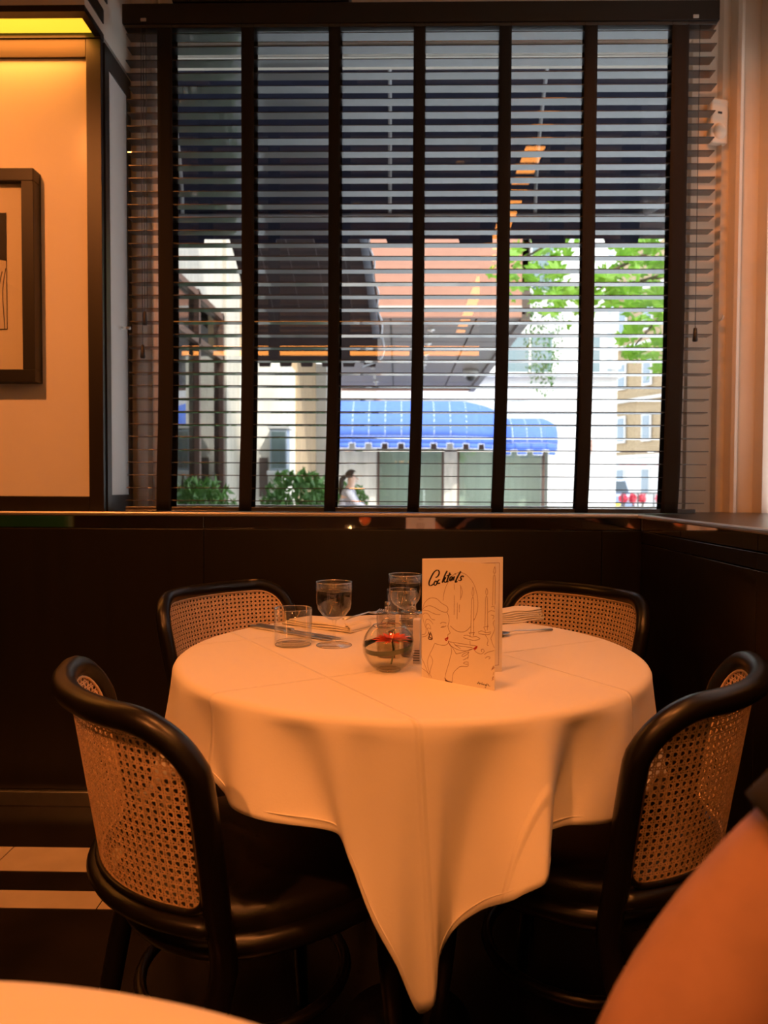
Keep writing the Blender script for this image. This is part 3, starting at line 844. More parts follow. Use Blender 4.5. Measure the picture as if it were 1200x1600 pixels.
for k, (x, y) in enumerate(((5.94, 20.3), (6.20, 20.35), (6.46, 20.4), (6.95, 20.5))):
    lab = ['red flower tub nearest the parked car', 'red flower tub second from the parked car', 'red flower tub third from the parked car', 'red flower tub furthest to the right'][k]
    t = shrub('flower_tub', lab, x, y, 0.82, 0.115, 0.12, 0.13, 120, 0.05, M_PINK, cat='flower tub')
    t['group'] = 'red flower tubs along the far kerb'
car = thing('parked_car', 'grey-blue parked car with yellow number plate seen low at the right', 'car', (8.05, 28.8, 0.0))
M_CAR = mat('car_paint', (0.16, 0.20, 0.30), 0.25, coat=0.5)
prof_c = [(-0.85, 0.3), (-0.85, 0.75), (-0.78, 0.95), (-0.62, 1.42), (0.62, 1.42), (0.78, 0.95), (0.85, 0.75), (0.85, 0.3)]
mod_bevel(MB().prism(prof_c, 'Y', 0.6, 3.6).build('body', M_CAR, car), 0.06)
mod_bevel(MB().box(-0.83, 0.83, 0.0, 4.2, 0.28, 0.86).build('bonnet', M_CAR, car), 0.06)
MB().add([(-0.6, 0.58, 1.36), (0.6, 0.58, 1.36), (0.72, 0.55, 0.95), (-0.72, 0.55, 0.95)], [(0, 1, 2, 3)]).build('windscreen', mat('car_glass', (0.05, 0.07, 0.09), 0.1), car)
MB().box(-0.26, 0.26, -0.03, -0.003, 0.42, 0.54).build('number_plate', mat('yellow_plate', (0.80, 0.62, 0.05), 0.5), car)
for x in (-0.65, 0.65):
    MB().ellipsoid((x, 0.0, 0.66), (0.12, 0.05, 0.09), 12, 8).build('headlamp', M_STONEW, car)
for x in (-0.78, 0.78):
    for y in (0.75, 3.4):
        o = MB().prism([(y + 0.32 * math.cos(2 * PI * k / 20), 0.32 + 0.32 * math.sin(2 * PI * k / 20)) for k in range(20)], 'X', x - 0.09, x + 0.09).build('wheel', M_BLACKPL, car)
rail = thing('iron_railing', 'thin black street railing in front of the far flower tubs', 'railing', (5.7, 19.6, 0))
MB().box(0, 3.2, -0.015, 0.015, 0.95, 0.98).build('rail', M_BLACKPL, rail)
for k in range(9):
    MB().box(0.4 * k - 0.012, 0.4 * k + 0.012, -0.012, 0.012, 0, 0.96).build('bar', M_BLACKPL, rail)
for (x, y, lab) in ((9.9, 36.0, 'slim black lamp post in front of the brick building'),):
    t = thing('street_lamp', lab, 'lamp post', (x, y, 0))
    MB().tube([(0, 0, 0), (0, 0, 4.4)], [0.06, 0.035], 8).build('post', M_BLACKPL, t)
    MB().lathe([(0.001, 4.4), (0.10, 4.42), (0.16, 4.75), (0.05, 4.9), (0.001, 4.95)], 10).build('lantern', M_BLACKPL, t)

# ------------------------------------------------------------------ cane-backed bentwood chairs
CR, CA = 0.2825, R(49.9)
def back_pt(a, v, dr=0.0):
    r = CR + dr
    fl = 1 + 0.517 * (v - 0.45)
    return Vector((r * math.sin(a) * fl, 0.0419 - r * math.cos(a) - 0.158 * (v - 0.45), v))
def in_cane(s, v, m=0.0):
    a0, v0, v1 = 0.2275 - m, 0.488 + m, 0.757 - m
    if abs(s) > a0 or v < v0 or v > v1:
        return False
    for rc, vc in ((0.08, v1 - 0.08), (0.03, v0 + 0.03)):
        inside = (v > vc) if vc > 0.6 else (v < vc)
        dx = abs(s) - (a0 - rc)
        if inside and dx > 0 and dx * dx + (v - vc) ** 2 > rc * rc:
            return False
    return True
def cane_outline(m=0.0, n=8):
    a0, v0, v1 = 0.2275 - m, 0.488 + m, 0.757 - m
    out = []
    for cx, cz, rc, t0 in ((a0 - 0.08, v1 - 0.08, 0.08, 0), (-a0 + 0.08, v1 - 0.08, 0.08, 90), (-a0 + 0.03, v0 + 0.03, 0.03, 180), (a0 - 0.03, v0 + 0.03, 0.03, 270)):
        for k in range(n + 1):
            t = R(t0 + 90 * k / n)
            out.append((cx + rc * math.cos(t), cz + rc * math.sin(t)))
    dense = []
    for i in range(len(out)):
        p, q = out[i], out[(i + 1) % len(out)]
        d = math.hypot(q[0] - p[0], q[1] - p[1])
        c = max(1, int(d / 0.02))
        for k in range(c):
            dense.append((p[0] + (q[0] - p[0]) * k / c, p[1] + (q[1] - p[1]) * k / c))
    return dense
def make_cane():
    m = MB()
    p = 0.0125
    st = p / 2
    def ribbon(pts, w, dr):
        """pts: list of (s, v) along the strand"""
        run = []
        def flush(run):
            if len(run) < 2:
                return
            ds, dv = run[-1][0] - run[0][0], run[-1][1] - run[0][1]
            l = math.hypot(ds, dv)
            ns, nv = -dv / l * w / 2, ds / l * w / 2
            vs = []
            for q in run:
                for k, sg in enumerate((-1, 0, 1)):
                    vs.append(back_pt((q[0] + ns * sg) / CR, q[1] + nv * sg, dr - (0.0004 if sg == 0 else 0)))
            fs = []
            for i in range(len(run) - 1):
                fs.append((3 * i, 3 * i + 1, 3 * i + 4, 3 * i + 3))
                fs.append((3 * i + 1, 3 * i + 2, 3 * i + 5, 3 * i + 4))
            m.add(vs, fs, False)
        for q in pts:
            if in_cane(q[0], q[1], -0.002):
                run.append(q)
            else:
                flush(run)
                run = []
        flush(run)
    ns = 21
    for k in range(-ns, ns + 1):
        for off in (-0.00195, 0.00195):
            ribbon([(k * p + off, 0.48 + st * j) for j in range(46)], 0.0023, 0.0006)
    for k in range(24):
        for off in (-0.00195, 0.00195):
            ribbon([(-0.253 + st * j, 0.48 + k * p + off) for j in range(82)], 0.0023, 0.0)
    for k in range(-48, 49):
        c = (k + 0.5) * p
        ribbon([(c + st * j, 0.48 + st * j) for j in range(46)], 0.0021, -0.0006)
        ribbon([(c - st * j, 0.48 + st * j) for j in range(46)], 0.0021, -0.0008)
    return m
def make_chair():
    t = thing('cane_chair', 'x', 'chair')
    # bent frame: rear legs, posts and top rail in one bend
    rc = 0.0996
    side = []
    side.append(Vector((0.205, -0.215, 0.0)))
    side.append(Vector((0.211, -0.19, 0.15)))
    side.append(Vector((0.213, -0.155, 0.32)))
    for v in (0.40, 0.48, 0.56, 0.62):
        side.append(back_pt(CA, v, 0.006))
    vt = 0.7738
    for k in range(1, 9):
        th = R(90 * k / 8)
        s = CR * CA - rc + rc * math.cos(th)
        v = vt - rc + rc * math.sin(th)
        side.append(back_pt(s / CR, v, 0.006))
    top = [back_pt(a, vt, 0.006) for a in [(CR * CA - rc) / CR * (1 - k / 7) for k in range(1, 8)]]
    half = side + top
    path = half + [Vector((-q.x, q.y, q.z)) for q in reversed(half[:-1])]
    path = catmull(path, 2)
    rad = [0.0195 if 0.05 < q.z else 0.016 for q in path]
    MB().tube(path, rad, 12).build('back_frame', M_BLACKW, t)
    MB().tube([back_pt(CA * (k / 12 - 1) * 0.97, 0.47, 0.004) for k in range(25)], 0.020, 10, flat=0.75).build('lower_rail', M_BLACKW, t)
    make_cane().build('cane_panel', M_CANE, t, 'woven cane back panel')
    ol = cane_outline(0.0)
    rim = MB().tube([back_pt(s / CR, v, -0.0022) for s, v in ol], 0.0026, 6, closed=True)
    rim.build('cane_rim', M_CANERIM, t)
    rim2 = MB()
    inner, outer = cane_outline(0.0), cane_outline(-0.006)
    ni = len(inner)
    # dark inset border the cane is set into
    pts = [back_pt(s / CR, v, 0.003) for s, v in ol]
    MB().tube([q for q in pts], 0.0052, 6, closed=True).build('inset_border', M_BLACKW, t)
    # seat
    def outline(th, k=1.0, e=2.5):
        c, s = math.cos(th), math.sin(th)
        return (0.215 * k * math.copysign(abs(c) ** (2 / e), c), 0.012 + 0.215 * k * math.copysign(abs(s) ** (2 / e), s))
    def sp(u, v):
        k, z = [(1.0, 0.432), (1.012, 0.440), (1.012, 0.456), (1.0, 0.466), (0.95, 0.474), (0.85, 0.478), (0.6, 0.478), (0.3, 0.477), (0.02, 0.476)][round(v * 8)]
        x, y = outline(2 * PI * u, k)
        return (x, y, z)
    MB().grid(sp, 48, 8, True, True).build('seat_cushion', M_LEATHER, t)
    MB().tube([(*outline(2 * PI * k / 48, 1.0), 0.418) for k in range(48)], 0.020, 10, closed=True, flat=1.0).build('seat_ring', M_BLACKW, t)
    MB().prism([outline(2 * PI * k / 32, 0.96) for k in range(32)], 'Z', 0.408, 0.434).build('seat_board', M_BLACKW, t)
    for sx in (-1, 1):
        MB().tube([(sx * 0.165, 0.165, 0.415), (sx * 0.172, 0.178, 0.25), (sx * 0.185, 0.20, 0.0)], [0.019, 0.017, 0.013], 10).build('leg', M_BLACKW, t)
    MB().tube([(0.178 * math.cos(2 * PI * k / 40), -0.012 + 0.175 * math.sin(2 * PI * k / 40), 0.255) for k in range(40)], 0.0105, 8, closed=True).build('stretcher_ring', M_BLACKW, t)
    return t
chair = make_chair()
def put(o, loc, f, label):
    o.location = (*loc, 0)
    o.rotation_euler = (0, 0, math.atan2(-f[0], f[1]))
    o['label'] = label
    o['group'] = 'cane chairs around the tables'
    return o
put(chair, (-0.2533, 1.3197), (0.821, 0.571), 'cane-backed black bentwood chair in the left foreground, seen from behind')
put(copy_tree(chair), (0.3363, 1.4084), (-0.819, 0.573), 'cane-backed black bentwood chair at front right, beside the bare arm')
put(copy_tree(chair), (-0.3379, 2.1634), (0.821, -0.571), 'cane-backed black chair behind the table at left, by the tumbler')
put(copy_tree(chair), (0.3696, 2.1666), (-0.77, -0.638), 'cane-backed black chair behind the table at right, by the panelled corner')
put(copy_tree(chair), (0.50, 0.27), (-1.0, 0.0), 'cane-backed black chair that the person in black sits on')

# ------------------------------------------------------------------ tables and cloths
TX, TY, TR_, TZ = 0.026, 1.52, 0.452, 0.76
def make_table(name, label, x, y, r):
    t = thing(name, label, 'table', (x, y, 0))
    MB().lathe([(0.001, 0.728), (r - 0.02, 0.728), (r, 0.735), (r, 0.752), (r - 0.006, 0.757), (0.001, 0.757)], 64).build('table_top', M_BLACKW, t)
    MB().lathe([(0.001, 0.03), (0.032, 0.03), (0.032, 0.70), (0.11, 0.727), (0.001, 0.727)], 24).build('pedestal', M_BLACKW, t)
    MB().lathe([(0.001, 0.0), (0.128, 0.0), (0.128, 0.014), (0.05, 0.03), (0.001, 0.03)], 40).build('base', M_BLACKW, t)
    return t
make_table('dining_table', 'round dining table under the white cloth by the window', TX, TY, TR_ - 0.004)

def pchip(xs, ys, x):
    n = len(xs)
    for i in range(n - 1):
        if xs[i] <= x <= xs[i + 1]:
            break
    def slope(j):
        if j <= 0 or j >= n - 1:
            return 0.0
        d0 = (ys[j] - ys[j - 1]) / (xs[j] - xs[j - 1])
        d1 = (ys[j + 1] - ys[j]) / (xs[j + 1] - xs[j])
        return 0.0 if d0 * d1 <= 0 else 2 * d0 * d1 / (d0 + d1)
    h = xs[i + 1] - xs[i]
    t = (x - xs[i]) / h
    m0, m1 = slope(i) * h, slope(i + 1) * h
    return ((2 * t ** 3 - 3 * t * t + 1) * ys[i] + (t ** 3 - 2 * t * t + t) * m0 + (-2 * t ** 3 + 3 * t * t) * ys[i + 1] + (t ** 3 - t * t) * m1)

def cloth_mesh(cx, cy, r, ztop, ctrl, nphi=480, folds=()):
    """ctrl: (angle from the front in degrees, hem x, hem y, hem z) once round the table"""
    ph = [c[0] for c in ctrl]
    m = MB()
    ring = []
    cols = []
    for k in range(nphi):
        a = -180 + 360 * k / nphi
        hem = Vector([pchip(ph, [c[j] for c in ctrl], a) for j in (1, 2, 3)])
        t = R(a)
        d = Vector((math.sin(t), -math.cos(t), 0))
        cols.append((d, hem))
    rows = []
    tops = [0.03, 0.2, 0.4, 0.6, 0.75, 0.86, 0.93, 0.965]
    for f in tops:
        rows.append([Vector((cx, cy, ztop)) + d * r * f for d, h in cols])
    # rounded shoulder then the fall
    rr = 0.014
    for th in (0, 25, 50, 75):
        rows.append([Vector((cx, cy, ztop)) + d * (r - rr + rr * math.sin(R(th)) + 0.004) - Vector((0, 0, rr - rr * math.cos(R(th)))) for d, h in cols])
    NT = 22
    for j in range(1, NT + 1):
        w = j / NT
        row = []
        for d, h in cols:
            start = Vector((cx, cy, ztop - rr)) + d * (r + 0.004)
            hz = start.z + (h.z - start.z) * w
            wh = w ** 1.25
            x = start.x + (h.x - start.x) * wh
            y = start.y + (h.y - start.y) * wh
            if folds:
                an = math.degrees(math.atan2(d.x, -d.y))
                g = 1.55 * w ** 0.5 * (1 - w) ** 0.55
                dr = sum(A * math.exp(-((an - c) / ww) ** 2) for c, A, ww in folds) * g * 0.62
                x += d.x * dr
                y += d.y * dr
            row.append(Vector((x, y, hz)))
        rows.append(row)
    n = nphi
    vs = [p for row in rows for p in row]
    fs = []
    for i in range(len(rows) - 1):
        for k in range(n):
            fs.append((i * n + k, i * n + (k + 1) % n, (i + 1) * n + (k + 1) % n, (i + 1) * n + k))
    fs.append(tuple(range(n - 1, -1, -1)))
    m.add(vs, fs, True)
    return m, cols
def hem_xyz(a, rad, z, cx, cy):
    return (a, cx + rad * math.sin(R(a)), cy - rad * math.cos(R(a)), z)
ctrl = [hem_xyz(-180, 0.53, 0.385, TX, TY), hem_xyz(-165, 0.50, 0.50, TX, TY), hem_xyz(-150, 0.475, 0.585, TX, TY), hem_xyz(-135, 0.49, 0.61, TX, TY),
        hem_xyz(-120, 0.475, 0.585, TX, TY), hem_xyz(-105, 0.51, 0.49, TX, TY), hem_xyz(-90, 0.525, 0.40, TX, TY), hem_xyz(-76, 0.505, 0.50, TX, TY), hem_xyz(-62, 0.475, 0.59, TX, TY)]
ctrl += [(-48, -0.2961, 1.1900, 0.6336), (-40, -0.2618, 1.1500, 0.6246), (-34, -0.2364, 1.1000, 0.6204), (-28, -0.1800, 1.0700, 0.6155), (-18, -0.0838, 1.0600, 0.6056), (-12, -0.0622, 1.0450, 0.5687), (-7, -0.0330, 1.0300, 0.5011), (-3, 0.0022, 1.0200, 0.4411), (1, 0.0350, 1.0300, 0.3691), (4, 0.0542, 1.0300, 0.3837), (7, 0.0599, 1.0600, 0.4212), (10, 0.0765, 1.0700, 0.4549), (15, 0.1156, 1.0500, 0.5018), (21, 0.1639, 1.0100, 0.5440), (25, 0.1960, 1.0100, 0.5601), (27.5, 0.2083, 1.0300, 0.5691), (30, 0.2134, 1.0800, 0.5900), (33, 0.2212, 1.1200, 0.5849), (39, 0.2605, 1.1200, 0.5940), (47, 0.3299, 1.1500, 0.5873)]
ctrl += [hem_xyz(64, 0.475, 0.60, TX, TY), hem_xyz(76, 0.495, 0.50, TX, TY), hem_xyz(90, 0.50, 0.40, TX, TY), hem_xyz(105, 0.505, 0.50, TX, TY), hem_xyz(120, 0.475, 0.585, TX, TY), hem_xyz(135, 0.49, 0.61, TX, TY),
         hem_xyz(150, 0.475, 0.585, TX, TY), hem_xyz(165, 0.50, 0.50, TX, TY), hem_xyz(180, 0.53, 0.385, TX, TY)]
FOLDS = [(-22, -0.020, 5), (-9, -0.012, 3.5), (12.5, -0.018, 4), (33, -0.022, 4.5), (-46, -0.016, 5), (-15, 0.012, 3.5), (3, 0.008, 4), (24, 0.014, 3), (-33, 0.010, 5), (46, 0.012, 4.5), (56, -0.014, 4), (-58, 0.01, 4)]
cm, cols = cloth_mesh(TX, TY, TR_, TZ + 0.002, ctrl, 480, FOLDS)
def crease_mat():
    """linen with pressed fold lines crossing at the table centre"""
    m = M_CLOTH.copy()
    m.name = 'pressed_linen'
    nt = m.node_tree
    b = nt.nodes['Principled BSDF']
    geo = nt.nodes.new('ShaderNodeNewGeometry')
    mp = nt.nodes.new('ShaderNodeMapping')
    mp.inputs['Rotation'].default_value = (0, 0, R(-32))
    mp.inputs['Location'].default_value = (0.93, -1.17, 0)
    nt.links.new(geo.outputs['Position'], mp.inputs[0])
    sx = nt.nodes.new('ShaderNodeSeparateXYZ')
    nt.links.new(mp.outputs[0], sx.inputs[0])
    prev = None
    for ax in ('X', 'Y'):
        pp = nt.nodes.new('ShaderNodeMath')
        pp.operation = 'PINGPONG'
        pp.inputs[1].default_value = 0.19
        nt.links.new(sx.outputs[ax], pp.inputs[0])
        sm = nt.nodes.new('ShaderNodeMapRange')
        sm.interpolation_type = 'SMOOTHSTEP'
        sm.inputs[1].default_value = 0.0
        sm.inputs[2].default_value = 0.006
        sm.inputs[3].default_value = 1.0
        sm.inputs[4].default_value = 0.0
        nt.links.new(pp.outputs[0], sm.inputs[0])
        if prev is None:
            prev = sm
        else:
            ad = nt.nodes.new('ShaderNodeMath')
            ad.operation = 'MAXIMUM'
            nt.links.new(prev.outputs[0], ad.inputs[0])
            nt.links.new(sm.outputs[0], ad.inputs[1])
            prev = ad
    old = [n for n in nt.nodes if n.type == 'BUMP'][0]
    bp = nt.nodes.new('ShaderNodeBump')
    bp.inputs['Strength'].default_value = 0.7
    bp.inputs['Distance'].default_value = 0.003
    nt.links.new(prev.outputs[0], bp.inputs['Height'])
    nt.links.new(old.outputs[0], bp.inputs['Normal'])
    nz = nt.nodes.new('ShaderNodeTexNoise')
    nz.inputs['Scale'].default_value = 7.0
    nt.links.new(geo.outputs['Position'], nz.inputs[0])
    b2 = nt.nodes.new('ShaderNodeBump')
    b2.inputs['Strength'].default_value = 0.30
    b2.inputs['Distance'].default_value = 0.012
    nt.links.new(nz.outputs[0], b2.inputs['Height'])
    nt.links.new(bp.outputs[0], b2.inputs['Normal'])
    nt.links.new(b2.outputs[0], b.inputs['Normal'])
    return m
M_PRESS = crease_mat()
cloth = cm.build('tablecloth', M_PRESS)
recalc(cloth)
tag(cloth, 'white square tablecloth draped over the round table, corner hanging to the front', 'tablecloth')
so = cloth.modifiers.new('thick', 'SOLIDIFY')
so.thickness = 0.0012
so.offset = 0.0
# stitched hem line
rows_top = 12
n_ = 480
hemline = []
for k in range(n_):
    d, h = cols[k]
    st = Vector((TX, TY, TZ - 0.012)) + d * (TR_ + 0.004)
    L = max(0.05, (h - st).length)
    w = 1 - 0.012 / L
    hemline.append(Vector((st.x + (h.x - st.x) * w ** 1.25, st.y + (h.y - st.y) * w ** 1.25, st.z + (h.z - st.z) * w)))
MB().tube(hemline, 0.0011, 5, closed=True).build('hem_stitching', M_CLOTH, cloth)

# the photographer's own table at the bottom left
OX, OY, OR = -0.283, -0.047, 0.546
make_table('dining_table', 'round table under the white cloth at the bottom left corner', OX, OY, OR - 0.004)
c2 = []
for k in range(25):
    a = -180 + 15 * k
    ov = OR + 0.03 + 0.012 * (1 if k % 2 else -1)
    c2.append(hem_xyz(a, ov, 0.655 - 0.05 * abs(math.sin(R(2 * a + 20))), OX, OY))
c2[-1] = (180, *c2[0][1:])
cm2, _ = cloth_mesh(OX, OY, OR, TZ + 0.002, c2, 240)
cloth2 = recalc(cm2.build('tablecloth', M_CLOTH))
tag(cloth2, 'white tablecloth in the bottom left corner, only its edge in view', 'tablecloth')
so = cloth2.modifiers.new('thick', 'SOLIDIFY')
so.thickness = 0.0012
so.offset = 0.0

# ------------------------------------------------------------------ things on the table by the window
TT = TZ + 0.0028     # upper face of the cloth
def glass_rim(t, r, z, thick=0.0009, name='rim'):
    MB().tube([(r * math.cos(2 * PI * k / 48), r * math.sin(2 * PI * k / 48), z) for k in range(48)], thick, 6, closed=True).build(name, M_GLASSEDGE, t)
def make_wine(name, label, x, y):
    t = thing(name, label, 'wine glass', (x, y, TT))
    out = [(0.0045, 0.052), (0.012, 0.055), (0.024, 0.063), (0.033, 0.075), (0.0365, 0.088), (0.0372, 0.105), (0.0372, 0.131)]
    inn = [(r - 0.0011, z + 0.001) for r, z in reversed(out)][:-1] + [(0.0005, 0.0545)]
    MB().lathe(out + inn, 40).build('bowl', M_GLASS, t)
    MB().lathe([(0.0005, 0.0555), (0.0045, 0.053), (0.0032, 0.046), (0.0027, 0.03), (0.0030, 0.012), (0.006, 0.006), (0.014, 0.0035), (0.034, 0.0018), (0.0368, 0.001), (0.0368, 0.0), (0.0005, 0.0)], 36).build('stem', M_GLASS, t)
    glass_rim(t, 0.0367, 0.1314, 0.00085)
    for z in (0.1245, 0.1215, 0.1185, 0.1155):
        glass_rim(t, 0.0373, z, 0.00032, 'engraved_ring')
    glass_rim(t, 0.0366, 0.0008, 0.0007, 'foot_edge')
    return t
make_wine('wine_glass', 'stemmed wine glass with engraved rings beside the tumbler', -0.1294, 1.5741)
make_wine('wine_glass', 'stemmed wine glass with engraved rings behind the cruets, next to the menu', 0.018, 1.72)
def make_tumbler(label, x, y, r, h):
    t = thing('tumbler', label, 'glass', (x, y, TT))
    MB().lathe([(0.0005, 0.0), (r - 0.003, 0.0), (r, 0.003), (r + 0.0008, h), (r - 0.0012, h), (r - 0.002, 0.008), (0.0005, 0.007)], 44).build('body', M_GLASS, t)
    glass_rim(t, r, h, 0.0009)
    glass_rim(t, r - 0.002, 0.0012, 0.0011, 'base_edge')
    glass_rim(t, r - 0.004, 0.007, 0.0007, 'base_edge')
    return t
make_tumbler('clear tumbler standing in front of the left place setting', -0.2146, 1.5773, 0.0385, 0.076)
make_tumbler('clear tumbler half hidden behind the cruets', 0.012, 1.835, 0.036, 0.082)

# cruets
M_CRUET = mat('dark_seasoning', (0.10, 0.055, 0.03), 0.5, noise=0.4, scale=300)
def cruet(label, x, y, rz, fill):
    t = thing('cruet', label, 'cruet', (x, y, TT), rz, 'pair of glass cruets')
    MB().lathe([(0.0005, 0.0), (0.0195, 0.0), (0.021, 0.002), (0.021, 0.084), (0.0195, 0.086), (0.006, 0.086), (0.0005, 0.086)], 32).build('body', M_CRUETGLASS, t)
    MB().lathe([(0.0005, 0.004), (0.0165, 0.004), (0.0165, 0.034), (0.0005, 0.034)], 24).build('filling', fill, t)
    glass_rim(t, 0.0205, 0.0855, 0.0009)
    glass_rim(t, 0.0195, 0.060, 0.0011, 'inner_edge')
    MB().lathe([(0.0005, 0.0865), (0.0055, 0.0865), (0.0055, 0.106), (0.004, 0.107), (0.0005, 0.107)], 16).build('stopper', M_GLASSEDGE, t)
    MB().cbox(0.014, 0.022, -0.0225, -0.0195, 0.001, 0.085, 0.0008).build('frosted_bar', mat('frosted_strip', (0.62, 0.58, 0.56), 0.5), t)
    MB().tube([(-0.006 + 0.0055 * math.cos(2 * PI * k / 20), -0.0215, 0.069 + 0.007 * math.sin(2 * PI * k / 20)) for k in range(20)], 0.0008, 5, closed=True).build('embossed_ring', M_GLASSEDGE, t)
    return t
cruet('clear glass cruet behind the flower bowl, farther from the menu', -0.018, 1.475, 0.05, mat('salt', (0.70, 0.66, 0.60), 0.8, noise=0.1, scale=400))
cruet('clear glass cruet behind the flower bowl, closer to the menu', 0.029, 1.482, -0.05, M_CRUET)
# narrow card standing edge-on between the cruets and the cocktail menu
cd = thing('price_card', 'narrow pale card seen edge-on between bowl and cocktail menu', 'card', (0.0375, 1.425, TT), R(-6))
MB().cbox(-0.0065, 0.0065, -0.012, 0.012, 0, 0.082, 0.001).build('card', mat('grey_card', (0.60, 0.58, 0.60), 0.6), cd)
for k in range(5):
    MB().box(-0.006, 0.006, -0.0126, -0.0119, 0.006 + 0.0045 * k, 0.0075 + 0.0045 * k).build('printed_line', M_INKB, cd)

# flower bowl
fb_ = thing('flower_bowl', 'round glass bowl of water with orange flower and green leaf band', 'bowl', (-0.0143, 1.365, TT))
RB = 0.0468
po = []
for k in range(15):
    th = R(152 - (152 - 38) * k / 14)
    po.append((RB * math.sin(th), 0.0430 + RB * math.cos(th)))
po[0] = (po[0][0], 0.0004)
pi_ = [(r - 0.0016, z + 0.0006) for r, z in reversed(po)]
MB().lathe([(0.0005, 0.0)] + po + pi_[:-1] + [(0.018, 0.005), (0.0005, 0.005)], 48).build('glass_body', M_GLASS, fb_)
glass_rim(fb_, po[-1][0] - 0.0006, po[-1][1], 0.0011)
glass_rim(fb_, 0.021, 0.0015, 0.0014, 'base_edge')
wl_ = 0.050
wp = [(r - 0.0025, z) for r, z in po if z < wl_]
MB().lathe([(0.0005, 0.0055), (0.017, 0.0055)] + [(r, max(z, 0.006)) for r, z in wp[1:]] + [(math.sqrt(RB ** 2 - (wl_ - 0.043) ** 2) - 0.0025, wl_), (0.0005, wl_)], 40).build('water', M_WATER, fb_)
# leaf band, tilted ring just inside the glass
def band(u, v):
    a = 2 * PI * u
    z0 = 0.0445 + 0.0075 * math.cos(a - R(50)) + 0.0085 * (v - 0.5)
    rr = math.sqrt(max(1e-6, (RB - 0.0026) ** 2 - (z0 - 0.043) ** 2))
    return (rr * math.cos(a), rr * math.sin(a), z0)
MB().grid(band, 48, 3, True, True).build('leaf_band', M_LEAFBAND, fb_)
fl = MB().lathe([(0.0005, 0.0), (0.004, 0.002), (0.006, 0.0)], 16, 0.006, 0.004, 0.0535).build('flower_centre', M_FLOWER, fb_)
petal = MB()
for k in range(5):
    pass
pm = MB().add([(0, -0.0012, 0), (0.008, -0.0034, 0.0012), (0.018, -0.0028, 0.0008), (0.0235, 0, -0.0004), (0.018, 0.0028, 0.0008), (0.008, 0.0034, 0.0012), (0, 0.0012, 0)], [tuple(range(7))], True).mesh('petal', M_FLOWER)
for k in range(30):
    inst('petal', pm, fb_, (0.006, 0.004, 0.0515 + 0.0012 * (k % 3)), (R(8 * ((k % 3) - 1)), R(-4 - 7 * (k % 3)), 2 * PI * k / 30), (1.62 - 0.2 * (k % 3), 1.3, 1))
MB().tube(catmull([(0.006, 0.004, 0.052), (0.008, 0.0, 0.030), (0.004, -0.006, 0.012)], 6), 0.0018, 8).build('stem', M_STEM, fb_)

# cocktail menu: folded card
SP, MF, MBK, MH = Vector((0.0435, 1.3183, TT)), Vector((0.1582, 1.2305, TT)), Vector((0.1871, 1.3601, TT)), 0.2045
menu = thing('cocktail_menu', 'folded cream cocktail menu card with line drawing standing on the table', 'menu', SP)
def leaf_part(name, e, th):
    d = e - SP
    d.z = 0
    ln = d.length
    d.normalize()
    n = Vector((d.y, -d.x, 0))
    m = MB()
    vs = []
    for tt in (0, th):
        for (u, z) in ((0, 0), (ln, 0), (ln, MH), (0, MH)):
            vs.append(d * u + Vector((0, 0, z)) + n * tt)
    m.add(vs, [(3, 2, 1, 0), (4, 5, 6, 7), (0, 1, 5, 4), (1, 2, 6, 5), (2, 3, 7, 6), (3, 0, 4, 7)])
    return m.build(name, M_PAPER, menu), d, n, ln
front_leaf, fd, fn, flen = leaf_part('front_leaf', MF, 0.0005)
back_leaf, bd, bn, blen = leaf_part('back_leaf', MBK, 0.0005)
def art_uv(x, y):
    u = (x - 4) / 841.0
    top = 45 + 62 * u
    bot = 1400 + 165 * u
    return u, (bot - y) / (bot - top)
def stroke(mb, pts, w, d, n, ln, off=0.00075, smooth=True, taper=False, raw=False):
    P = [Vector((*((p[0], p[1]) if raw else art_uv(*p)), 0)) for p in pts]
    P = [Vector((q.x * ln, q.y * MH, 0)) for q in P]
    if smooth and len(P) > 2:
        P = catmull(P, 5)
    vs = []
    for i, q in enumerate(P):
        t = P[min(i + 1, len(P) - 1)] - P[max(i - 1, 0)]
        if t.length < 1e-9:
            t = Vector((1, 0, 0))
        t.normalize()
        nn = Vector((-t.y, t.x, 0))
        ww = w / 2
        if taper:
            ww *= 0.45 + 0.75 * abs(t.y) * (1 if t.y < 0 or True else 0.5)
        for s in (-1, 1):
            r = q + nn * ww * s
            vs.append(d * r.x + Vector((0, 0, r.y)) + n * off)
    mb.add(vs, [(2 * i, 2 * i + 1, 2 * i + 3, 2 * i + 2) for i in range(len(P) - 1)])
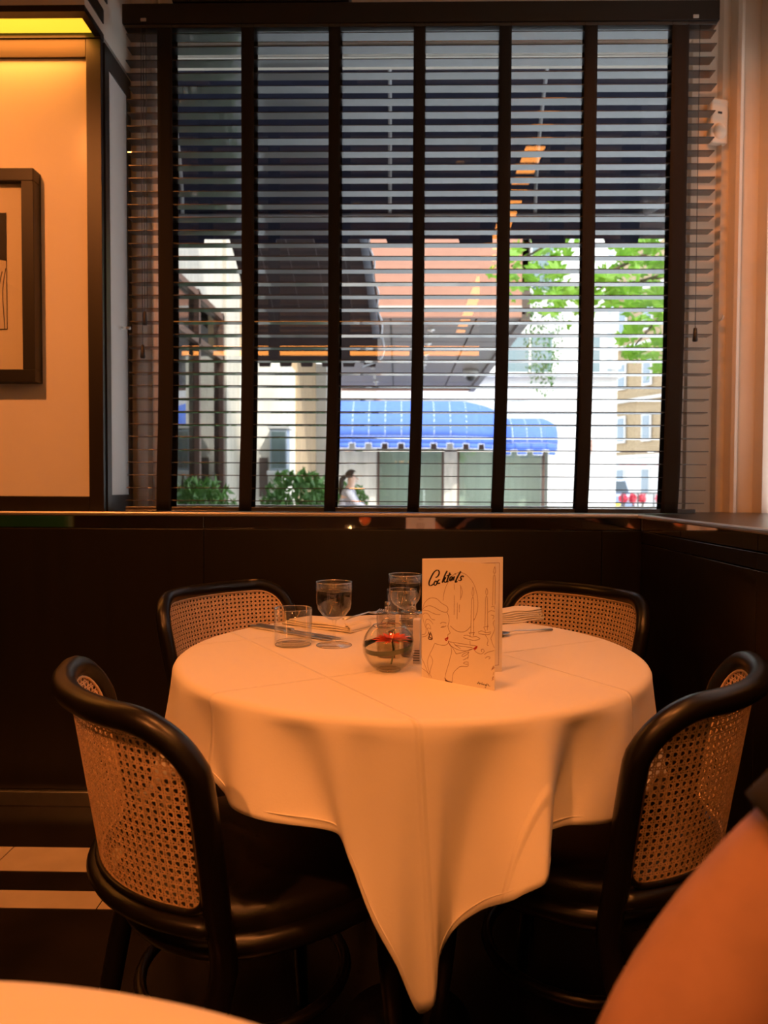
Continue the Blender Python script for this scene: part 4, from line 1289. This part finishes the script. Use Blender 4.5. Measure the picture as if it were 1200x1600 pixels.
drawing = [
    # hair and head
    [(14, 610), (40, 545), (90, 503), (140, 495), (190, 510), (240, 555), (300, 590), (318, 625), (305, 655), (270, 658), (220, 640), (160, 605), (100, 585), (50, 595), (8, 625)],
    [(8, 632), (70, 640), (140, 670), (190, 688), (225, 688)], [(8, 690), (40, 668), (80, 680), (120, 735), (165, 748)],
    [(140, 795), (100, 748), (65, 740), (48, 770), (60, 830), (85, 890), (60, 930), (8, 942)], [(8, 690), (30, 780), (55, 850), (48, 905), (8, 915)],
    [(60, 810), (75, 790), (95, 800), (110, 830), (112, 858)], [(68, 850), (85, 838), (100, 850)],
    [(305, 660), (325, 710), (330, 770), (318, 820), (330, 870), (345, 900), (318, 918), (318, 945)], [(225, 790), (260, 775), (298, 785)], [(232, 835), (265, 832), (298, 815)], [(240, 828), (275, 822)],
    [(318, 985), (325, 1005), (300, 1035), (250, 1040), (200, 1030), (162, 1015)],
    # neck, shoulder, dress
    [(160, 1020), (140, 1070), (100, 1150), (78, 1220), (82, 1290), (108, 1370)], [(110, 1155), (135, 1200), (135, 1250), (115, 1310), (106, 1370)],
    [(8, 1190), (50, 1280), (100, 1400)], [(8, 1300), (106, 1375), (124, 1412)],
    # arm
    [(355, 1065), (362, 1120), (345, 1190), (325, 1270), (300, 1350), (285, 1430)], [(372, 1465), (375, 1420), (385, 1360), (430, 1310), (470, 1285), (550, 1282), (550, 1230)],
    [(550, 1260), (520, 1258), (500, 1250), (510, 1238), (545, 1232)], [(550, 1180), (520, 1200), (496, 1210)], [(550, 1120), (555, 1160), (548, 1200)],
    [(480, 1165), (500, 1140), (560, 1115), (545, 1140), (500, 1170), (480, 1165)], [(415, 1140), (480, 1125), (560, 1095), (620, 1075)], [(340, 1040), (380, 1080), (415, 1140)],
    # glass
    [(320, 998), (400, 1010), (520, 1030), (640, 1048)], [(320, 1000), (360, 1050), (430, 1090), (500, 1105), (560, 1100), (630, 1070)], [(385, 1015), (420, 1050), (465, 1080)], [(400, 1040), (500, 1055), (600, 1068)],
    # oval mirror
    [(258, 525), (265, 460), (290, 370), (330, 290), (380, 230), (440, 205), (500, 215), (560, 265), (610, 340), (640, 430), (655, 520), (655, 610), (640, 690), (610, 760)], [(345, 815), (380, 850), (430, 880), (490, 888), (540, 865), (575, 825)],
    [(388, 330), (388, 400)], [(388, 465), (388, 690)], [(425, 550), (422, 740)], [(448, 570), (448, 660)],
    [(455, 350), (470, 380), (480, 430), (470, 480), (455, 520)], [(460, 365), (462, 505)],
    # candles
    [(600, 370), (612, 430), (600, 475), (590, 440), (600, 370)], [(585, 520), (580, 900)], [(608, 520), (612, 935)], [(585, 520), (600, 485), (608, 520)],
    [(750, 380), (763, 425), (752, 460), (740, 430), (750, 380)], [(740, 500), (735, 820)], [(760, 500), (765, 835)], [(740, 500), (750, 470), (760, 500)],
    [(835, 135), (846, 185), (835, 215), (822, 190), (835, 135)], [(822, 260), (815, 580)], [(842, 260), (843, 570)], [(822, 260), (832, 225), (842, 260)],
    # candelabra
    [(500, 930), (540, 925), (590, 945), (640, 940), (685, 965)], [(495, 950), (550, 970), (620, 985), (680, 970)], [(560, 890), (575, 920), (570, 940)], [(615, 890), (605, 925)], [(560, 900), (625, 895)], [(570, 990), (575, 1030)],
    [(660, 890), (700, 875), (750, 895), (800, 885)], [(665, 905), (720, 915), (780, 915), (800, 895)], [(720, 830), (740, 870), (735, 890)], [(765, 815), (760, 870)], [(725, 830), (775, 820)], [(740, 920), (770, 980), (760, 1030), (775, 1045)],
    [(620, 1095), (650, 1125), (700, 1140), (730, 1110), (715, 1085), (695, 1095), (705, 1115)], [(730, 1145), (770, 1120), (800, 1110), (838, 1100)], [(740, 1190), (770, 1170), (795, 1180), (780, 1200)],
    [(800, 960), (825, 900), (840, 850), (825, 790), (838, 750)], [(800, 960), (815, 1010), (840, 1070)], [(770, 660), (800, 640), (840, 650)], [(800, 600), (830, 590), (838, 620)], [(800, 690), (830, 700), (820, 740)],
    [(810, 1330), (830, 1280), (838, 1300), (815, 1320), (836, 1290)], [(815, 1450), (835, 1400), (820, 1420), (838, 1440)], [(830, 1380), (838, 1350)],
]
mb = MB()
for s in drawing:
    stroke(mb, s, 0.00062, fd, fn, flen)
stuff(mb.build('printed_drawing', M_INK, front_leaf, 'brown line drawing of a woman sipping a cocktail'))
mb = MB()
for s in ([(88, 885), (100, 925), (112, 885)], [(95, 930), (88, 965), (132, 968), (112, 900), (92, 950)], [(90, 940), (128, 962)], [(285, 1415), (300, 1445), (290, 1450), (340, 1462), (372, 1468)], [(288, 1430), (320, 1455), (350, 1464)]):
    stroke(mb, s, 0.0016, fd, fn, flen)
stuff(mb.build('printed_shading', mat('dark_brown_ink', (0.09, 0.035, 0.015), 0.6), front_leaf))
mb = MB()
stroke(mb, [(282, 970), (300, 962), (318, 950), (312, 970), (298, 985), (286, 972)], 0.0019, fd, fn, flen)
stroke(mb, [(612, 1085), (630, 1070), (650, 1052), (640, 1075), (622, 1090)], 0.0022, fd, fn, flen)
stroke(mb, [(322, 1008), (345, 1035)], 0.0014, fd, fn, flen)
stuff(mb.build('printed_red_accents', M_INKR, front_leaf))
mb = MB()
title = [[(168, 262), (192, 248), (210, 215), (205, 185), (180, 178), (145, 205), (112, 262), (90, 315), (94, 350), (118, 352), (142, 334)],
         [(168, 300), (152, 322), (154, 348), (172, 346), (186, 322), (178, 302), (166, 304), (190, 312)], [(222, 288), (206, 290), (194, 312), (200, 332), (222, 322)],
         [(305, 185), (278, 235), (246, 322)], [(252, 300), (278, 270), (288, 262), (270, 288), (266, 300), (282, 318), (300, 305)],
         [(338, 205), (316, 262), (304, 306), (320, 308)], [(298, 244), (352, 226)], [(362, 250), (342, 262), (334, 290), (344, 300), (360, 276), (368, 252), (360, 288), (374, 294)],
         [(390, 248), (378, 282), (390, 292)], [(396, 224), (400, 218)], [(462, 190), (436, 235), (408, 292), (400, 316), (424, 306)], [(492, 258), (484, 242), (466, 252), (462, 268), (468, 284), (452, 298), (434, 290)]]
for s in title:
    stroke(mb, s, 0.0026, fd, fn, flen, taper=True)
stuff(mb.build('printed_title', M_INKB, front_leaf, 'brush script word Cocktails'))
mb = MB()
for s in ([(658, 1490), (672, 1462), (680, 1492)], [(655, 1480), (690, 1478)], [(684, 1494), (690, 1480), (700, 1484)], [(704, 1496), (710, 1470), (708, 1498)], [(716, 1498), (718, 1486), (722, 1500)], [(726, 1502), (728, 1488), (738, 1492), (738, 1504)],
          [(752, 1492), (744, 1500), (752, 1506), (756, 1492), (748, 1528), (740, 1524)], [(760, 1506), (764, 1478), (760, 1508)], [(766, 1494), (780, 1490)], [(772, 1508), (778, 1498), (786, 1510), (798, 1512)]):
    stroke(mb, s, 0.0007, fd, fn, flen)
stuff(mb.build('printed_signature', M_INKB, front_leaf, 'small handwritten signature Arlington'))
mb = MB()
for s in ([(0.03, 0.95), (0.955, 0.95)], [(0.955, 0.95), (0.955, 0.06)], [(0.955, 0.06), (0.03, 0.06)]):
    stroke(mb, s, 0.0007, bd, bn, blen, smooth=False, raw=True)
stuff(mb.build('printed_border', M_INK, back_leaf))
# back of the menu: small lines of type
mb = MB()
for k, (w, z) in enumerate(((0.10, 0.86), (0.18, 0.82), (0.26, 0.72), (0.32, 0.69), (0.28, 0.66), (0.30, 0.63), (0.26, 0.60))):
    stroke(mb, [(0.5 - w / 2, z), (0.5 + w / 2, z)], 0.0016, bd, bn, blen, off=-0.0004, smooth=False, raw=True)
stuff(mb.build('printed_text', M_INK, back_leaf))

# napkins and cutlery
def napkin(name, label, x, y, rz, w, d, layers, roll=True):
    t = thing(name, label, 'napkin', (x, y, TT), rz, 'folded napkins')
    for k in range(layers):
        s = 1 - 0.05 * k
        def fnp(u, v, k=k, s=s):
            ex = (u - 0.5) * w * s
            return (ex + 0.004 * k, (v - 0.5) * d * s, 0.0015 + 0.0048 * k + 0.0035 * math.sin(PI * u) * math.sin(PI * v) + 0.0012 * math.sin(9 * u + 3 * v + k))
        o = MB().grid(fnp, 14, 10).build('fold', M_NAPKIN, t)
        so = o.modifiers.new('thick', 'SOLIDIFY')
        so.thickness = 0.0026
        so.offset = 1
    if roll:
        for k in range(3):
            def rl(u, v, k=k):
                a = PI * (v * 1.1 - 0.05)
                r = 0.0065 - 0.0012 * k
                return (w * 0.47 + r * math.sin(a) - 0.006 * k, (u - 0.5) * d * (0.98 - 0.04 * k), 0.003 + 0.0055 * k * 0.9 + r * (1 - math.cos(a)))
            o = MB().grid(rl, 10, 8).build('rolled_edge', M_NAPKIN, t)
            so = o.modifiers.new('thick', 'SOLIDIFY')
            so.thickness = 0.0015
    return t
napkin('napkin', 'folded cream napkin behind the wine glass at the left setting', -0.165, 1.79, R(-33), 0.20, 0.085, 3)
napkin('napkin', 'folded cream napkin right of the menu at the right setting', 0.275, 1.885, R(30), 0.16, 0.075, 6)
def knife(label, p, q, z=0.0):
    p, q = Vector(p), Vector(q)
    L = (q - p).length
    t = thing('table_knife', label, 'knife', (p.x, p.y, TT + z), math.atan2(q.y - p.y, q.x - p.x), 'table knives')
    MB().cbox(0, L * 0.44, -0.0055, 0.0055, 0.001, 0.0075, 0.0018).build('handle', M_CUTLERY, t)
    bl = [(L * 0.44, -0.003), (L * 0.50, -0.0085), (L * 0.92, -0.0095), (L, -0.002), (L * 0.97, 0.004), (L * 0.5, 0.005), (L * 0.44, 0.004)]
    MB().prism(bl, 'Z', 0.0028, 0.0042).build('blade', M_CUTLERY, t)
knife('steel table knife at the left setting, outer of the two', (-0.338, 1.768), (-0.135, 1.615))
knife('steel table knife at the left setting, closer to the napkin', (-0.325, 1.782), (-0.118, 1.632))
def fork(label, p, q, z=0.0, spoon=False):
    p, q = Vector(p), Vector(q)
    L = (q - p).length
    t = thing('dessert_spoon' if spoon else 'table_fork', label, 'spoon' if spoon else 'fork', (p.x, p.y, TT + z), math.atan2(q.y - p.y, q.x - p.x))
    MB().tube([(0, 0, 0.003), (L * 0.35, 0, 0.006), (L * 0.62, 0, 0.009), (L * 0.72, 0, 0.006)], [0.0055, 0.0035, 0.0026, 0.004], 8, flat=0.5).build('handle', M_CUTLERY, t)
    if spoon:
        MB().grid(lambda u, v: (L * 0.86 + (L * 0.15 * v) * math.cos(2 * PI * u), 0.019 * v * math.sin(2 * PI * u), 0.001 + 0.007 * v * v), 24, 5, True, True).build('bowl', M_CUTLERY, t)
    else:
        MB().cbox(L * 0.70, L * 0.80, -0.011, 0.011, 0.004, 0.006, 0.0008).build('shoulder', M_CUTLERY, t)
        for k in range(4):
            MB().tube([(L * 0.79, -0.0095 + 0.0063 * k, 0.005), (L * 0.9, -0.0095 + 0.0063 * k, 0.004), (L, -0.0095 + 0.0063 * k, 0.009)], 0.0012, 6).build('tine', M_CUTLERY, t)
fork('steel fork lying past the end of the left napkin', (-0.125, 1.80), (-0.035, 1.915), 0.012)
fork('steel spoon lying in front of the right napkin', (0.355, 1.758), (0.205, 1.672), 0.0, True)

# things on the near table that only the mirrored strip shows
def own(t):
    return t
cn = thing('candle_glass', 'lit candle in a small glass on the near table', 'candle', (-0.31, 0.12, TT))
MB().lathe([(0.0005, 0), (0.03, 0), (0.032, 0.003), (0.033, 0.075), (0.0315, 0.075), (0.030, 0.006), (0.0005, 0.005)], 28).build('holder', M_GLASS, cn)
MB().lathe([(0.0005, 0.007), (0.026, 0.007), (0.026, 0.035), (0.0005, 0.035)], 24).build('wax', M_WAX, cn)
MB().lathe([(0.0005, 0.038), (0.004, 0.044), (0.0045, 0.050), (0.002, 0.062), (0.0003, 0.070)], 14).build('flame', M_FLAME, cn)
dr = thing('orange_drink', 'round glass of orange drink on the near table', 'drink', (-0.215, 0.10, TT))
MB().lathe([(0.0005, 0.07), (0.02, 0.076), (0.038, 0.10), (0.042, 0.125), (0.038, 0.15), (0.037, 0.15), (0.041, 0.125), (0.037, 0.102), (0.0005, 0.073)], 28).build('bowl', M_GLASS, dr)
MB().lathe([(0.0005, 0.074), (0.034, 0.10), (0.038, 0.125), (0.036, 0.135), (0.0005, 0.135)], 28).build('drink', mat('orange_liquid', (0.75, 0.14, 0.02), 0.2), dr)
MB().lathe([(0.0005, 0.072), (0.003, 0.068), (0.003, 0.008), (0.033, 0.002), (0.033, 0), (0.0005, 0)], 24).build('stem', M_GLASS, dr)
tag(MB().cbox(-0.305, -0.256, 0.442, 0.462, TT, TT + 0.012, 0.003).build('glasses_case', M_BLACKPL), 'black slim case on the near tablecloth, cut by the left frame edge', 'case')
# green banquette added in place of a green garment in the mirror strip
bq = thing('banquette', 'green velvet banquette added in place of a green garment mirrored in the strip', 'bench', (-2.9, -0.6, 0))
MB().cbox(-0.55, 0.25, -0.30, 0.32, 0.12, 0.45, 0.04).build('seat', M_GREEN, bq)
MB().cbox(-0.55, 0.25, -0.52, -0.32, 0.12, 1.02, 0.05).build('backrest', M_GREEN, bq)
MB().box(-0.52, 0.22, -0.5, 0.28, 0.0, 0.115).build('plinth', M_BLACKPL, bq)

# ------------------------------------------------------------------ people
def skin_obj(name, joints, edges, material, parent, sub=2, root=0):
    me = bpy.data.meshes.new(name)
    me.from_pydata([j[0] for j in joints], edges, [])
    me.materials.append(material)
    o = bpy.data.objects.new(name, me)
    COL.objects.link(o)
    if parent is not None:
        o.parent = parent
    sk = o.modifiers.new('skin', 'SKIN')
    sk.use_smooth_shade = True
    for i, j in enumerate(joints):
        v = me.skin_vertices[0].data[i]
        r = j[1]
        v.radius = r if isinstance(r, tuple) else (r, r)
        v.use_root = (i == root)
    sb_ = o.modifiers.new('sub', 'SUBSURF')
    sb_.levels = sub
    sb_.render_levels = sub
    return o
def chain(pairs):
    e = []
    for c in pairs:
        e += list(zip(c[:-1], c[1:]))
    return e
# seated person on the right, bare arm in the foreground, facing left
pz = thing('person', 'person in a black short-sleeved top, bare arm in the right foreground', 'person', (0.46, 0.27, 0))
def rel(p):
    return (p[0] - 0.46, p[1] - 0.27, p[2])
J = [
    (rel((0.50, 0.27, 0.56)), 0.125),    # 0 pelvis
    (rel((0.485, 0.27, 0.72)), 0.115),   # 1 waist
    (rel((0.465, 0.27, 0.88)), 0.125),   # 2 chest
    (rel((0.455, 0.27, 1.00)), 0.105),   # 3 upper chest
    (rel((0.45, 0.27, 1.10)), 0.055),    # 4 neck
    (rel((0.44, 0.27, 1.16)), 0.052),    # 5 neck top
    (rel((0.435, 0.27, 1.235)), 0.078),  # 6 head
    (rel((0.435, 0.27, 1.31)), 0.066),   # 7 crown
    # far (right) arm, the one in the picture
    (rel((0.435, 0.435, 1.00)), 0.062),  # 8 shoulder
    (rel((0.32, 0.478, 0.898)), 0.056),  # 9
    (rel((0.240, 0.486, 0.815)), 0.056), # 10
    (rel((0.172, 0.472, 0.745)), 0.051), # 11 above the elbow
    (rel((0.137, 0.452, 0.697)), 0.046), # 12 elbow
    (rel((0.195, 0.385, 0.668)), 0.044), # 13
    (rel((0.250, 0.300, 0.645)), 0.030), # 14 wrist
    # near (left) arm
    (rel((0.435, 0.105, 1.00)), 0.062),  # 15
    (rel((0.405, 0.060, 0.86)), 0.050),  # 16
    (rel((0.385, 0.050, 0.74)), 0.043),  # 17 elbow
    (rel((0.335, 0.130, 0.67)), 0.036),  # 18
    (rel((0.300, 0.190, 0.645)), 0.028), # 19 wrist
    # legs
    (rel((0.46, 0.355, 0.545)), 0.092), (rel((0.25, 0.365, 0.53)), 0.072), (rel((0.09, 0.37, 0.52)), 0.058), (rel((0.12, 0.37, 0.28)), 0.052), (rel((0.15, 0.37, 0.09)), 0.036), (rel((0.03, 0.37, 0.035)), 0.032),
    (rel((0.46, 0.185, 0.545)), 0.092), (rel((0.25, 0.175, 0.53)), 0.072), (rel((0.09, 0.17, 0.52)), 0.058), (rel((0.12, 0.17, 0.28)), 0.052), (rel((0.15, 0.17, 0.09)), 0.036), (rel((0.03, 0.17, 0.035)), 0.032),
]
E_ = chain([[0, 1, 2, 3, 4, 5, 6, 7], [3, 8, 9, 10, 11, 12, 13, 14], [3, 15, 16, 17, 18, 19], [0, 20, 21, 22, 23, 24, 25], [0, 26, 27, 28, 29, 30, 31]])
# hands: palm and five fingers each
def hand(wi, dirv, side, up):
    global J, E_
    d = Vector(dirv).normalized()
    s = Vector(side).normalized()
    n = Vector(up).normalized()
    w = Vector(J[wi][0])
    base = len(J)
    J.append((tuple(w + d * 0.045), (0.034, 0.018)))
    J.append((tuple(w + d * 0.082), (0.038, 0.016)))
    E_.extend([(wi, base), (base, base + 1)])
    for k, (off, ln) in enumerate(((-0.030, 0.058), (-0.010, 0.072), (0.010, 0.068), (0.029, 0.052))):
        b = len(J)
        p0 = w + d * 0.088 + s * off
        J.append((tuple(p0), 0.0095))
        J.append((tuple(p0 + d * ln * 0.5 - n * 0.004), 0.0088))
        J.append((tuple(p0 + d * ln * 0.92 - n * 0.018), 0.0075))
        E_.extend([(base + 1, b), (b, b + 1), (b + 1, b + 2)])
    b = len(J)
    J.append((tuple(w + d * 0.030 - s * 0.036), 0.011))
    J.append((tuple(w + d * 0.060 - s * 0.055 - n * 0.006), 0.0095))
    J.append((tuple(w + d * 0.085 - s * 0.060 - n * 0.014), 0.008))
    E_.extend([(base, b), (b, b + 1), (b + 1, b + 2)])
hand(14, (0.05, -0.085, -0.012), (0.86, 0.5, 0), (0, 0, 1))
hand(19, (-0.035, 0.06, -0.01), (-0.86, -0.5, 0), (0, 0, 1))
body = skin_obj('body', J, E_, M_SKIN, pz, 2)
# face
hx, hy, hz = rel((0.435, 0.27, 1.25))
MB().tube([(hx - 0.074, hy, hz + 0.015), (hx - 0.090, hy, hz - 0.012), (hx - 0.098, hy, hz - 0.026), (hx - 0.078, hy, hz - 0.033)], [0.008, 0.011, 0.013, 0.009], 8).build('nose', M_SKIN, pz)
for s in (-1, 1):
    e = MB().ellipsoid((hx - 0.070, hy + s * 0.031, hz + 0.012), (0.010, 0.015, 0.009), 12, 8).build('eye', M_STONEW, pz)
    MB().ellipsoid((hx - 0.079, hy + s * 0.031, hz + 0.012), (0.003, 0.006, 0.006), 10, 6).build('iris', M_HAIR, e)
    MB().ellipsoid((hx + 0.005, hy + s * 0.079, hz - 0.004), (0.018, 0.010, 0.030), 12, 8).build('ear', M_SKIN, pz)
MB().ellipsoid((hx - 0.074, hy, hz - 0.055), (0.012, 0.024, 0.008), 12, 6).build('mouth', mat('lips', (0.45, 0.14, 0.11), 0.5), pz)
def hair_fn(u, v):
    a = 2 * PI * u
    th = v * (1.75 if math.cos(a) > -0.3 else 1.05)
    return (hx + 0.006 + 0.092 * math.sin(th) * math.cos(a), hy + 0.088 * math.sin(th) * math.sin(a), hz + 0.022 + 0.098 * math.cos(th))
MB().grid(hair_fn, 28, 10, True, True).build('hair', M_HAIR, pz)
# clothes
SJ = [(J[0][0], 0.138), (J[1][0], 0.130), (J[2][0], 0.140), (rel((0.455, 0.27, 1.0)), 0.118), (rel((0.45, 0.27, 1.075)), 0.072),
      (rel((0.435, 0.42, 1.005)), 0.078), (rel((0.435, 0.12, 1.005)), 0.078)]
shirt = skin_obj('shirt', SJ, chain([[0, 1, 2, 3, 4], [3, 5], [3, 6]]), M_BLACKC, pz, 2)
for pts in (((0.445, 0.405, 1.005), (0.418, 0.445, 0.985), (0.355, 0.470, 0.930), (0.312, 0.4785, 0.889), (0.271, 0.483, 0.847)),
            ((0.445, 0.135, 1.005), (0.432, 0.095, 0.975), (0.42, 0.078, 0.925), (0.413, 0.070, 0.885), (0.408, 0.064, 0.850))):
    o = MB().tube(catmull([rel(p) for p in pts], 4), [0.068 - 0.006 * k / 16 for k in range(17)], 20, cap=False).build('sleeve', M_BLACKC, pz)
    o.modifiers.new('thick', 'SOLIDIFY').thickness = 0.002
TJ = [((J[0][0][0], J[0][0][1], J[0][0][2] - 0.015), 0.140)] + [(J[i][0], J[i][1] + 0.012) for i in (20, 21, 22, 23, 24)] + [(J[i][0], J[i][1] + 0.012) for i in (26, 27, 28, 29, 30)]
skin_obj('trousers', TJ, chain([[0, 1, 2, 3, 4, 5], [0, 6, 7, 8, 9, 10]]), M_JEANS, pz, 2)
for y in (0.37, 0.17):
    q = rel((0.075, y, 0))
    def shoe(u, v, q=q):
        a = 2 * PI * u
        k = [0.96, 1.0, 1.0, 0.9, 0.5, 0.02][round(v * 5)]
        z = [0.0, 0.008, 0.035, 0.062, 0.08, 0.084][round(v * 5)]
        return (q[0] + 0.13 * k * math.cos(a), q[1] + 0.048 * k * math.sin(a), z)
    MB().grid(shoe, 24, 5, True, True).build('shoe', M_BLACKPL, pz)

# woman outside
wz = thing('person', 'woman with dark ponytail in a grey plaid shirt seated outside in profile', 'person', (-0.80, 12.0, 0))
WJ = [((0, 0, 0.55), 0.13), ((0.0, 0, 0.75), 0.125), ((0.03, 0, 0.93), 0.135), ((0.05, 0, 1.04), 0.085), ((0.07, 0, 1.12), 0.048), ((0.09, 0, 1.22), 0.078), ((0.09, 0, 1.30), 0.066),
      ((0.05, -0.17, 1.0), 0.055), ((0.16, -0.20, 0.83), 0.044), ((0.33, -0.15, 0.76), 0.034), ((0.05, 0.17, 1.0), 0.055), ((0.16, 0.20, 0.83), 0.044), ((0.33, 0.15, 0.76), 0.034),
      ((0.08, -0.09, 0.52), 0.09), ((0.45, -0.10, 0.52), 0.06), ((0.45, -0.10, 0.08), 0.04), ((0.08, 0.09, 0.52), 0.09), ((0.45, 0.10, 0.52), 0.06), ((0.45, 0.10, 0.08), 0.04),
      ((0.42, -0.13, 0.755), (0.03, 0.016)), ((0.42, 0.13, 0.755), (0.03, 0.016)), ((0.55, -0.10, 0.035), 0.03), ((0.55, 0.10, 0.035), 0.03)]
skin_obj('body', WJ, chain([[0, 1, 2, 3, 4, 5, 6], [3, 7, 8, 9, 19], [3, 10, 11, 12, 20], [0, 13, 14, 15, 21], [0, 16, 17, 18, 22]]), mat('pale_skin', (0.70, 0.45, 0.35), 0.5), wz, 2)
def plaid():
    m = mat('plaid', (0.55, 0.55, 0.60), 0.9)
    nt = m.node_tree
    b = nt.nodes['Principled BSDF']
    tc = nt.nodes.new('ShaderNodeTexCoord')
    ck = nt.nodes.new('ShaderNodeTexBrick')
    ck.inputs['Scale'].default_value = 14
    ck.inputs['Color1'].default_value = (0.60, 0.60, 0.66, 1)
    ck.inputs['Color2'].default_value = (0.50, 0.50, 0.57, 1)
    ck.inputs['Mortar'].default_value = (0.16, 0.15, 0.22, 1)
    ck.inputs['Mortar Size'].default_value = 0.04
    ck.offset = 0
    mp = nt.nodes.new('ShaderNodeMapping')
    mp.inputs['Rotation'].default_value = (R(90), 0, 0)
    nt.links.new(tc.outputs['Object'], mp.inputs[0])
    nt.links.new(mp.outputs[0], ck.inputs[0])
    nt.links.new(ck.outputs[0], b.inputs['Base Color'])
    return m
WS = [(WJ[0][0], 0.15), (WJ[1][0], 0.142), (WJ[2][0], 0.15), (WJ[3][0], 0.10), (WJ[7][0], 0.072), (WJ[8][0], 0.06), ((0.29, -0.16, 0.775), 0.048), (WJ[10][0], 0.072), (WJ[11][0], 0.06), ((0.29, 0.16, 0.775), 0.048)]
skin_obj('shirt', WS, chain([[0, 1, 2, 3], [3, 4, 5, 6], [3, 7, 8, 9]]), plaid(), wz, 2)
skin_obj('trousers', [((0, 0, 0.53), 0.15)] + [(WJ[i][0], WJ[i][1] + 0.015) for i in (13, 14, 15, 16, 17, 18)], chain([[0, 1, 2, 3], [0, 4, 5, 6]]), M_JEANS, wz, 1)
MB().grid(lambda u, v: (0.075 + 0.098 * math.sin(v * (1.9 if math.cos(2 * PI * u) < 0.3 else 0.95)) * math.cos(2 * PI * u), 0.092 * math.sin(v * (1.9 if math.cos(2 * PI * u) < 0.3 else 0.95)) * math.sin(2 * PI * u), 1.265 + 0.10 * math.cos(v * (1.9 if math.cos(2 * PI * u) < 0.3 else 0.95))), 24, 10, True, True).build('hair', M_HAIR, wz)
MB().tube(catmull([(-0.01, 0, 1.26), (-0.07, 0, 1.20), (-0.085, 0, 1.08), (-0.10, 0, 0.96)], 5), [0.03, 0.034, 0.036, 0.038, 0.04, 0.042, 0.042, 0.042, 0.042, 0.04, 0.038, 0.034, 0.03, 0.024, 0.016, 0.006], 10).build('ponytail', M_HAIR, wz)
MB().tube([(0.165, 0, 1.235), (0.185, 0, 1.21), (0.165, 0, 1.20)], [0.008, 0.013, 0.009], 8).build('nose', MATS['pale_skin'], wz)
for s in (-1, 1):
    MB().ellipsoid((0.155, s * 0.03, 1.24), (0.008, 0.013, 0.008), 10, 6).build('eye', M_HAIR, wz)
    MB().ellipsoid((0.08, s * 0.078, 1.225), (0.017, 0.010, 0.03), 10, 6).build('ear', MATS['pale_skin'], wz)
MB().ellipsoid((0.157, 0, 1.175), (0.01, 0.022, 0.007), 10, 6).build('mouth', MATS['lips'], wz)
bs = thing('street_bench', 'dark bench the woman outside sits on', 'bench', (-0.80, 12.0, 0))
MB().cbox(-0.25, 0.30, -0.5, 0.5, 0.34, 0.395, 0.01).build('seat', M_FRAMEB, bs)
MB().cbox(-0.30, -0.24, -0.5, 0.5, 0.34, 0.85, 0.01).build('backrest', M_FRAMEB, bs)
for x in (-0.2, 0.25):
    for y in (-0.45, 0.45):
        MB().box(x - 0.02, x + 0.02, y - 0.02, y + 0.02, 0, 0.34).build('leg', M_BLACKPL, bs)
